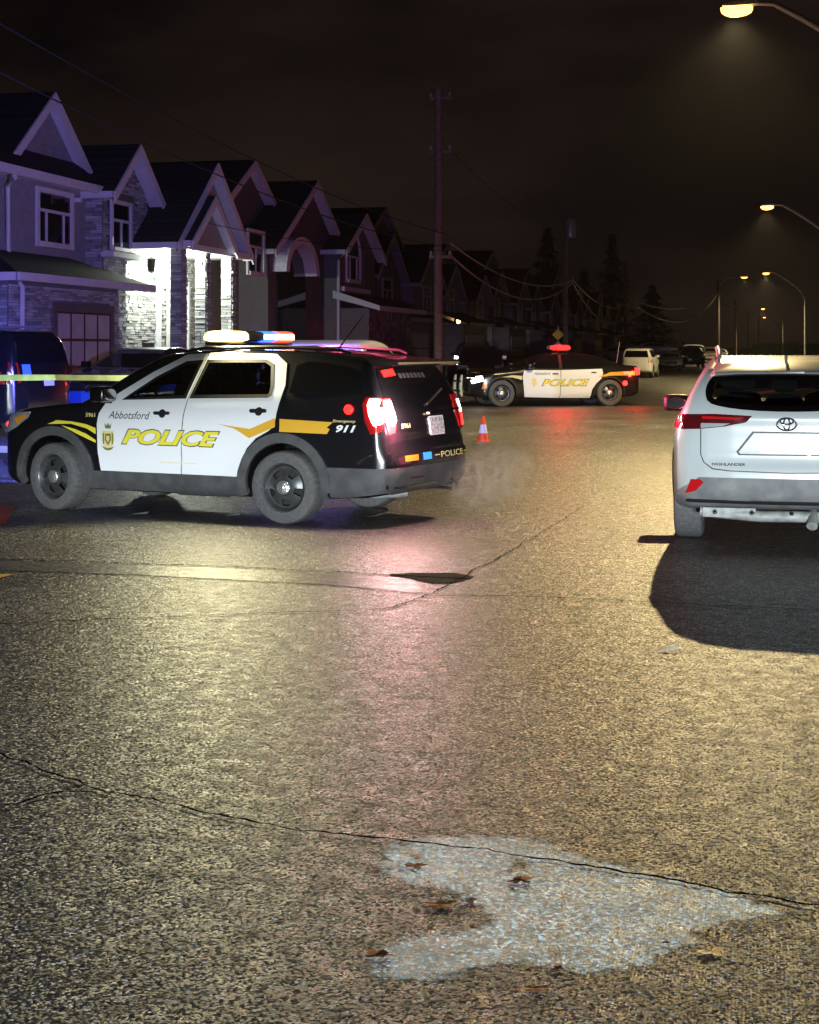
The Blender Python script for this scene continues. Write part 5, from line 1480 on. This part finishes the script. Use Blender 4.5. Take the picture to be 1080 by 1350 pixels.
def generic(name, kind, loc, heading, label, paint, scale=1.0, h=.06, cat='car', group=None, lights=None, full=False, bumper=None):
    suv = kind == 'suv'
    if kind in GEN:
        src, B = GEN[kind]
        t = copy_tree(src)
        t.name = name; t.location = loc; t.rotation_euler = (0, 0, heading); t.scale = (scale,) * 3
        setp(t, label, cat, group)
        for c_ in t.children:
            if c_.name.split('.')[0] in ('body', 'mirror'):
                c_.material_slots[0].link = 'OBJECT'; c_.material_slots[0].material = paint
        return t, B
    t = thing(name, loc, heading, label, cat, group, scale)
    B = Body(SUV_P if suv else SED_P, SUV_W if suv else SED_W, SUV_PL if suv else SED_PL, (1.40, -1.40) if suv else (1.48, -1.52), .36 if suv else .34, .42 if suv else .40, k=.09)
    GEN[kind] = (t, B)
    link_mesh('body', B.mesh(kind + '_body', .045), paint, t)
    if suv:
        side = [(.78, 1.19), (.25, 1.54), (-.1, 1.62), (-1.6, 1.63), (-1.95, 1.58), (-2.02, 1.26), (-1.5, 1.22)]
        rear = [(.62, 1.60), (.72, 1.22), (-.72, 1.22), (-.62, 1.60)]; shield = [(.58, 1.56), (.72, 1.20), (-.72, 1.20), (-.58, 1.56)]
        tail = [(.90, 1.22), (.74, 1.22), (.70, .92), (.90, .90)]; head = [(.90, .98), (.52, .95), (.52, .86), (.88, .80)]
        gr = [(.48, .96), (-.48, .96), (-.44, .70), (.44, .70)]; plz = (.98, .86)
    else:
        side = [(.80, 1.06), (.10, 1.36), (-.3, 1.405), (-.9, 1.395), (-1.35, 1.28), (-1.60, 1.13), (-1.3, 1.09)]
        rear = [(.50, 1.34), (.62, 1.16), (-.62, 1.16), (-.50, 1.34)]; shield = [(.52, 1.36), (.70, 1.07), (-.70, 1.07), (-.52, 1.36)]
        tail = [(.86, 1.03), (.48, 1.03), (.48, .88), (.84, .86)]; head = [(.86, .80), (.50, .80), (.52, .70), (.84, .66)]
        gr = [(.46, .74), (-.46, .74), (-.42, .50), (.42, .50)]; plz = (.78, .66)
    for sg in (1, -1):
        patch('side_window', B, side, M['glass'], t, 'y', sg, .008, .15)
        patch('tail_light', B, [(sg * a, b) for a, b in tail], M['red_lens'] if lights != 'tail' else M['tail_red'], t, 'x', -1, .012, .12)
        patch('headlight', B, [(sg * a, b) for a, b in head], M['clear_lens'], t, 'x', 1, .012, .12)
        MB().box(.66, .80, min(sg * .88, sg * 1.04), max(sg * .88, sg * 1.04), (1.2 if suv else 1.05), (1.33 if suv else 1.17)).build('mirror', paint, t)
        for cx in B.wheels:
            patch('arch_trim', B, ring(cx, B.wheel_r + .01, B.arch_r - .015, B.arch_r + .035, -8, 188, 14), M['black_plastic'], t, 'y', sg, .008, .2, .03)
        patch('door_handle', B, [(.12, plz[0] + .02), (-.06, plz[0] + .02), (-.06, plz[0] - .005), (.12, plz[0] - .005)], M['chrome'], t, 'y', sg, .02, .3, .015)
    patch('rear_window', B, rear, M['glass'], t, 'x', -1, .008, .12)
    patch('windscreen', B, shield, M['glass'], t, 'x', 1, .008, .12)
    patch('grille', B, gr, M['black_plastic'], t, 'x', 1, .010, .12)
    patch('licence_plate', B, [(.15, plz[0]), (-.15, plz[0]), (-.15, plz[1]), (.15, plz[1])], M['plate'], t, 'x', -1, .015, .2)
    patch('bumper', B, [(.85, .46), (-.85, .46), (-.82, .30), (.82, .30)], bumper or M['black_plastic'], t, 'x', 1, .012, .12, .02)
    add_wheels(t, B, .22, .80, 'alloy', AMATS)
    return t, B
GEN = {}

# ---------------------------------------------------------------- police sedan across the road further on
CK = 1.08
def gnd(px, py, z=0.0):
    d = 2000 * (EYE - z) / (py - 457); X = (px - 540) * d / 2000
    return Vector((X * math.cos(YAW) - d * math.sin(YAW), X * math.sin(YAW) + d * math.cos(YAW), z))
ca = cam_dir(-.975, -.20)
cp = gnd(803, 535.0)
cu, cl = Vector((math.cos(ca), math.sin(ca), 0)), Vector((-math.sin(ca), math.cos(ca), 0))
cpos = cp - cu * (-1.55 * CK) - cl * (.84 * CK)
ch = thing('police_sedan', cpos, ca, 'black and white police sedan with red roof light standing broadside across the street', 'police car', scale=CK)
CH = Body(SED_P, SED_W, SED_PL, (1.50, -1.55), .36, .415, k=.085)
link_mesh('body', CH.mesh('police_sedan_body', .04), M['black_paint'], ch)
for sg in (1, -1):
    d1 = patch('front_door', CH, [(.88, .97), (.92, .80), (.86, .26), (-.13, .23), (-.15, .98), (.60, .985)], M['white_paint'], ch, 'y', sg, .006, .1, .01)
    d2 = patch('rear_door', CH, [(-.145, .23), (-1.00, .23), (-1.04, .45), (-1.16, .62), (-1.30, .74), (-1.36, .90), (-1.34, 1.015), (-.165, .98)], M['white_paint'], ch, 'y', sg, .006, .1, .01)
    gl = patch('side_window', CH, [(.82, 1.03), (.12, 1.36), (-.3, 1.405), (-.9, 1.395), (-1.35, 1.28), (-1.50, 1.13), (-1.3, 1.06)], M['glass'], ch, 'y', sg, .008, .1)
    patch('window_pillar', CH, [(-.16, 1.40), (-.24, 1.40), (-.20, 1.02), (-.12, 1.02)], M['black_plastic'], gl, 'y', sg, .012, .1)
    def bx(a0, a1, b0, b1): return (a0, a1, b0, b1) if sg > 0 else (a1, a0, b0, b1)
    letter('lettering', CH, 'POLICE', bx(.40, -.97, .545, .745), M['grey_ink'], d1, 'y', sg, .010, .045, .35)
    letter('lettering', CH, 'POLICE', bx(.375, -.945, .557, .733), M['yellow'], d1, 'y', sg, .013, .02, .35)
    letter('lettering', CH, 'Abbotsford', bx(.60, .14, .86, .93), M['grey_ink'], d1, 'y', sg, .011, .006, .3)
    patch('crest', CH, [(.66, .76), (.54, .76), (.53, .62), (.60, .53), (.67, .62)], M['pale_gold'], d1, 'y', sg, .010, .1)
    patch('door_handle', CH, [(.08, .90), (-.08, .90), (-.08, .87), (.08, .87)], M['black_plastic'], d1, 'y', sg, .025, .2, .02)
    patch('door_handle', CH, [(-1.02, .93), (-1.16, .93), (-1.16, .90), (-1.02, .90)], M['black_plastic'], d2, 'y', sg, .025, .2, .02)
    patch('stripe', CH, [(-1.22, .80), (-1.56, .92), (-2.30, .955), (-2.30, .84), (-1.56, .83), (-1.40, .80)], M['gold'], ch, 'y', sg, .010, .1)
    letter('fleet_number', CH, '5933', bx(-1.95, -2.22, .865, .925), M['plate'], ch, 'y', sg, .013, .02)
    patch('tail_light', CH, [(-2.30, 1.04), (-2.56, 1.02), (-2.57, .86), (-2.34, .84)], M['tail_red'], ch, 'y', sg, .012, .06, .02)
    patch('fender_sweep', CH, [(1.50, .80), (1.2, .85), (.94, .83), (.94, .72), (1.2, .79)], M['pale_gold'], ch, 'y', sg, .010, .1)
    patch('headlight', CH, [(2.30, .79), (2.02, .83), (1.98, .70), (2.26, .62)], M['white_hot'] if sg > 0 else M['clear_lens'], ch, 'y', sg, .012, .07, .02)
    patch('turn_signal', CH, [(1.98, .70), (1.90, .72), (1.90, .50), (2.04, .48)], M['amber_lens'], ch, 'y', sg, .014, .07)
    MB().lathe([(.001, .03), (.045, .026), (.07, .0)], (-1.98, .945 * sg, .62), 'y', 16).build('side_strobe', M['tail_red'], ch)
    for cx in CH.wheels:
        patch('arch_trim', CH, ring(cx, .37, .40, .45, -8, 188, 16), M['black_plastic'], ch, 'y', sg, .008, .2, .03)
    mirror_pod(ch, .72, .88 * sg, 1.10, M['black_paint'], sg, .9)
    pb = MB().prism(smooth_poly([(2.46, .25), (2.53, .30), (2.55, .55), (2.50, .86), (2.46, .86), (2.49, .55)], 1), sg * .30, sg * .42, 'y').build('push_bumper', M['plate'], ch)
patch('rear_window', CH, [(.50, 1.34), (.62, 1.16), (-.62, 1.16), (-.50, 1.34)], M['glass'], ch, 'x', -1, .008, .1)
patch('windscreen', CH, [(.52, 1.36), (.70, 1.07), (-.70, 1.07), (-.52, 1.36)], M['glass'], ch, 'x', 1, .008, .1)
patch('grille', CH, [(.50, .76), (-.50, .76), (-.48, .48), (.48, .48)], M['black_plastic'], ch, 'x', 1, .012, .1)
for zz in (.42, .68):
    MB().tube([(2.52, -.42, zz), (2.52, .42, zz)], .03, 8).build('push_bumper_bar', M['black_plastic'], ch)
cb = MB().prism(smooth_poly([(-.52, 1.50), (-.20, 1.50), (-.18, 1.53), (-.54, 1.53)], 1), -.55, .55, 'y').build('light_bar', M['black_plastic'], ch)
for q in range(6):
    y0 = -.55 + 1.10 * q / 6
    MB().prism(smooth_poly([(-.54, 1.532), (-.54, 1.62), (-.48, 1.66), (-.25, 1.66), (-.19, 1.62), (-.19, 1.532)], 1), y0, y0 + .17, 'y').build('lamp_module', M['red_flash'] if q in (2, 3, 4, 5) else M['lens_clear'], cb)
for sg in (1, -1):
    MB().box(-.40, -.32, sg * .45 - .03, sg * .45 + .03, 1.44, 1.505).build('bar_foot', M['black_plastic'], cb)
MB().tube([(-1.95, .3, 1.12), (-2.05, .3, 1.75)], .008, 6).build('antenna', M['steel'], ch)
add_wheels(ch, CH, .24, .82, 'steel', WMATS, full=True)
lamp('red_bar_light', 'POINT', loc_w(ch, (-.35, .45, 1.80), CK), 200, (1.0, 0.03, 0.03), .06)
lamp('sedan_tail_light', 'POINT', loc_w(ch, (-2.3, 1.06, .85), CK), 25, (1.0, 0.04, 0.03), .05)

# ---------------------------------------------------------------- parked cars
def P(px, py, d):
    X = (px - 540) * d / 2000
    return Vector((X * math.cos(YAW) - d * math.sin(YAW), X * math.sin(YAW) + d * math.cos(YAW), EYE - (py - 457) * d / 2000))
generic('pale_suv', 'suv', (-6.9, 24.6, .0), R(94), 'pale SUV parked behind the near police SUV, only its roof showing', M['white_paint'], 1.06, .05)
generic('parked_suv', 'suv', (-11.2, 60.5, .05), R(-78), 'dark SUV parked in shadow beyond the nose of the police sedan', M['black_paint'], 1.0, .06)
generic('parked_suv', 'suv', Vector((P(845, 497, 87).x, P(845, 497, 87).y, 0)), R(88), 'small white SUV seen from behind, just past the tail of the police sedan', M['white_paint'], .95, .06)
q = P(883, 489, 110); generic('parked_sedan', 'sedan', (q.x, q.y, 0), R(-84), 'silver sedan facing the camera at the left kerb beyond the white SUV', M['silver_paint'], .95, .06)
q = P(911, 484, 128); generic('parked_suv', 'suv', (q.x, q.y, 0), R(-80), 'black SUV facing the camera behind the silver sedan at the kerb', M['black_paint'], 1.02, .06)
q = P(868, 470, 135); generic('parked_sedan', 'sedan', (q.x, q.y, .75), R(8), 'white sedan standing side-on in a raised driveway', M['white_paint'], .95, .06)
q = P(830, 478, 112); generic('parked_sedan', 'sedan', (q.x, q.y, .35), R(-12), 'silver sedan side-on in a driveway behind the tail of the police sedan', M['beige_paint'], 1.0, .06)
q = P(937, 478, 168); generic('parked_suv', 'suv', (q.x, q.y, 0), R(-84), 'brown SUV farthest along the left kerb by the lit pole', M['beige_paint'], 1.0, .06)
q = P(950, 474, 195); generic('parked_sedan', 'sedan', (q.x, q.y, 0), R(-84), 'pale sedan parked right behind the lit pole with the lamp arm', M['silver_paint'], 1.0, .06)
q = P(922, 474, 215); generic('parked_suv', 'suv', (q.x, q.y, .3), R(10), 'white SUV side-on, far off to the left of the lit pole', M['white_paint'], 1.0, .06)
bs_, bB = generic('dark_suv', 'suv', (-14.75, 24.4, .10), R(176), 'big black SUV in the driveway at the left edge, behind the tape', M['black_paint'], 1.13, .045, full=True)
patch('reflective_tag', bB, [(.66, 1.19), (.46, 1.19), (.46, 1.03), (.66, 1.03)], mat('blue_tag', (.12, .35, .9), .4), bs_, 'x', -1, .02, .2)
patch('reflective_tag', bB, [(-1.10, .93), (-1.26, .93), (-1.30, .78), (-1.16, .78)], bpy.data.materials['blue_tag'], bs_, 'y', 1, .02, .2)
for sg in (1, -1):
    MB().tube([(.1, .62 * sg, 1.76), (-1.9, .62 * sg, 1.775)], .02, 8).build('roof_rail', M['steel'], bs_)
M['blue_lit_bumper'] = mat('blue_lit_bumper', (.04, .14, .75), .35, coat=.5)  # blue of the flashing roof lights put into the bumper colour
sd_, sB = generic('dark_sedan', 'sedan', (-12.65, 29.7, .28), cam_dir(-.26, -.96), 'black sedan with blue light painted on its front bumper, parked before the garage door', M['black_paint'], 1.0, .05, bumper=M['blue_lit_bumper'])
patch('lower_bumper', sB, [(.88, .60), (-.88, .60), (-.86, .26), (.86, .26)], M['blue_lit_bumper'], sd_, 'x', 1, .02, .1, .02)
bo = oval(.09, .06, 0, 1.0, .01)
bo.v = [(v[0] * -1 + .02, v[1], v[2] - .35) for v in bo.v]
bo.build('badge', M['chrome'], sd_)
# ------------------------------------------------------------------ small things
cn = thing('traffic_cone', gp(637, 582), R(20), 'orange traffic cone with a pale band beside the rear of the police SUV', 'cone')
M['cone'] = mat('cone_orange', (.85, .10, .02), .45)
M['cone_band'] = mat('cone_band', (.75, .75, .82), .35)
MB().prism(smooth_poly([(-.14, -.14), (.14, -.14), (.14, .14), (-.14, .14)], 1), 0, .025, 'z').build('cone_base', M['cone'], cn)
cb_ = MB().lathe([(.105, .025), (.028, .46), (.02, .47), (.001, .47)], seg=20).build('cone_body', M['cone'], cn, smooth=40)
MB().lathe([(.0835, .155), (.055, .315)], seg=20).build('cone_sleeve', M['cone_band'], cn, smooth=40)
# caution tape from beyond the left edge to the far side of the police SUV
tape_pts = [Vector((-14.2, 14.5, 1.28)), Vector((-11.6, 15.6, 1.34)), Vector((-9.8, 16.4, 1.37)), Vector((-8.3, 16.8, 1.38)), loc_w(exp, (.45, -1.05, 1.42), EXP_K)]
tp = MB()
L_ = []
for a, b in zip(tape_pts[:-1], tape_pts[1:]):
    for i in range(10): L_.append(a.lerp(b, i / 10))
L_.append(tape_pts[-1])
for i in range(len(L_) - 1):
    a, b = L_[i], L_[i + 1]
    ta, tb = .5 * math.sin(i * .35), .5 * math.sin((i + 1) * .35)
    wa = Vector((0, .037 * math.sin(ta), .037 * math.cos(ta))); wb = Vector((0, .037 * math.sin(tb), .037 * math.cos(tb)))
    sgz = Vector((0, 0, .012 * math.sin(i * .5)))
    tp.quad(a - wa, b - wb, b + wb, a + wa)
me = bpy.data.meshes.new('caution_tape'); me.from_pydata(tp.v, [], tp.f)
M['tape'] = mat('tape_yellow', (.72, .56, .03), .4, var=.2, scale=8)
setp(link_mesh('caution_tape', me, M['tape']), 'yellow caution tape stretched in front of the black SUV at the left', 'tape')

def leaf(px, py, s, rz, label, col=None):
    rnd = random.Random(int(px))
    p = gp(px, py)
    mb = MB(); n = 30; rim = []
    for i in range(n):
        th = 2 * math.pi * i / n
        r_ = .5 * (.52 + .48 * abs(math.cos(2.5 * th)) ** .7) * rnd.uniform(.82, 1.12)
        rim.append((r_ * math.cos(th), r_ * .7 * math.sin(th), .05 + .10 * math.sin(th * 2 + px) + rnd.uniform(0, .05)))
    for i in range(n):
        mb.quad((0, 0, .02), rim[i], rim[(i + 1) % n])
    mb.tube([(-.2, 0, .02), (-.75, .12, .05)], .014, 5)
    mb.v = [(a * s, b * s, c * s * .35 + .007) for a, b, c in mb.v]
    o = mb.build('fallen_leaf', col or M['dead_leaf'])
    o.location = p; o.rotation_euler = (0, 0, rz)
    return setp(o, label, 'leaf', 'fallen leaves on the asphalt')
leaf(548, 1144, .085, .1, 'brown fallen leaf at the upper left of the pale patch')
leaf(685, 1164, .10, .9, 'brown fallen leaf near the middle of the pale patch')
leaf(500, 1262, .095, .1, 'reddish fallen leaf at the lower left end of the pale patch')
leaf(580, 1196, .11, .5, 'crumpled leaf in the notch on the left of the pale patch')
leaf(620, 1190, .06, 1.6, 'small leaf at the tip of the notch in the pale patch')
leaf(706, 1307, .07, .4, 'brown leaf just below the pale patch')
leaf(735, 1280, .05, 1.2, 'tiny leaf on the lower edge of the pale patch')
leaf(937, 1258, .09, .6, 'tan leaf shining at the lower right of the pale patch', M['amber_lens'] if False else mat('tan_leaf', (.42, .26, .08), .4))
leaf(878, 1246, .03, .3, 'tiny brown speck of leaf on the right of the pale patch')
leaf(1000, 760, .06, .8, 'small tan leaf lying in the shadow of the white SUV', bpy.data.materials['tan_leaf'])
def scrap(px, py, w, l, label):
    p = gp(px, py)
    mb = MB().quad((-w / 2, -l / 2, .012), (w / 2, -l / 2, .02), (w * .45, l / 2, .03), (-w * .5, l * .4, .012))
    mb.quad((w / 2, -l / 2, .02), (w * .6, 0, .05), (w * .45, l / 2, .03))
    o = mb.build('paper_scrap', M['paper']); o.location = p; o.rotation_euler = (0, 0, -YAW * 0 + .2)
    return setp(o, label, 'litter', 'paper scraps on the road')
scrap(880, 859, .10, .05, 'white paper scrap on the road below the shadow of the white SUV')
scrap(185, 679, .16, .10, 'white paper scrap under the police SUV behind its front wheel')
scrap(307, 681, .14, .10, 'white paper scrap beneath the rear door of the police SUV')

# exhaust vapour behind the police SUV
bm = bmesh.new()
bmesh.ops.create_icosphere(bm, subdivisions=3, radius=1)
for v in bm.verts:
    v.co = (v.co.x * .62, v.co.y * .45, v.co.z * .36)
me = bpy.data.meshes.new('exhaust_vapour'); bm.to_mesh(me); bm.free()
vm = bpy.data.materials.new('vapour'); vm.use_nodes = True
nt = vm.node_tree; nt.nodes.clear()
vo_ = nt.nodes.new('ShaderNodeOutputMaterial'); pv = nt.nodes.new('ShaderNodeVolumePrincipled')
pv.inputs['Color'].default_value = (.9, .9, .9, 1); pv.inputs['Anisotropy'].default_value = .2
tc = nt.nodes.new('ShaderNodeTexCoord'); gr_ = nt.nodes.new('ShaderNodeTexGradient'); gr_.gradient_type = 'SPHERICAL'
mp = nt.nodes.new('ShaderNodeMapping'); mp.inputs['Scale'].default_value = (1 / .62, 1 / .45, 1 / .36)
no = nt.nodes.new('ShaderNodeTexNoise'); no.inputs['Scale'].default_value = 4.6; no.inputs['Detail'].default_value = 6; no.inputs['Distortion'].default_value = 2.2
nt.links.new(tc.outputs['Object'], mp.inputs['Vector']); nt.links.new(mp.outputs['Vector'], gr_.inputs['Vector'])
nt.links.new(tc.outputs['Object'], no.inputs['Vector'])
mr = nt.nodes.new('ShaderNodeMapRange'); mr.inputs['From Min'].default_value = .42; mr.inputs['From Max'].default_value = .75
nt.links.new(no.outputs['Fac'], mr.inputs['Value'])
mu = nt.nodes.new('ShaderNodeMath'); mu.operation = 'MULTIPLY'; nt.links.new(gr_.outputs['Fac'], mu.inputs[0]); nt.links.new(mr.outputs['Result'], mu.inputs[1])
mu2 = nt.nodes.new('ShaderNodeMath'); mu2.operation = 'MULTIPLY'; mu2.inputs[1].default_value = 5.5; nt.links.new(mu.outputs[0], mu2.inputs[0])
nt.links.new(mu2.outputs[0], pv.inputs['Density']); nt.links.new(pv.outputs['Volume'], vo_.inputs['Volume'])
ev = link_mesh('exhaust_vapour', me, vm); ev.location = loc_w(exp, (-2.95, -.62, .40), EXP_K); ev.rotation_euler = (0, R(-18), R(60))
setp(ev, 'wisp of exhaust vapour drifting behind the police SUV', 'vapour', kind='stuff')

# thin haze added so that the lamps get a glow
hz = MB().box(-420, 420, -80, 760, -1.2, 26).build('added_haze', None)
hm = bpy.data.materials.new('glow_haze'); hm.use_nodes = True
nt = hm.node_tree; nt.nodes.clear()
ho = nt.nodes.new('ShaderNodeOutputMaterial'); hv = nt.nodes.new('ShaderNodeVolumePrincipled')
hv.inputs['Color'].default_value = (.9, .9, .9, 1); hv.inputs['Density'].default_value = .00010; hv.inputs['Anisotropy'].default_value = .6
nt.links.new(hv.outputs['Volume'], ho.inputs['Volume'])
hz.data.materials.append(hm)
setp(hz, 'thin haze added over the whole street to make the lamps glow', 'glow_haze', kind='stuff')
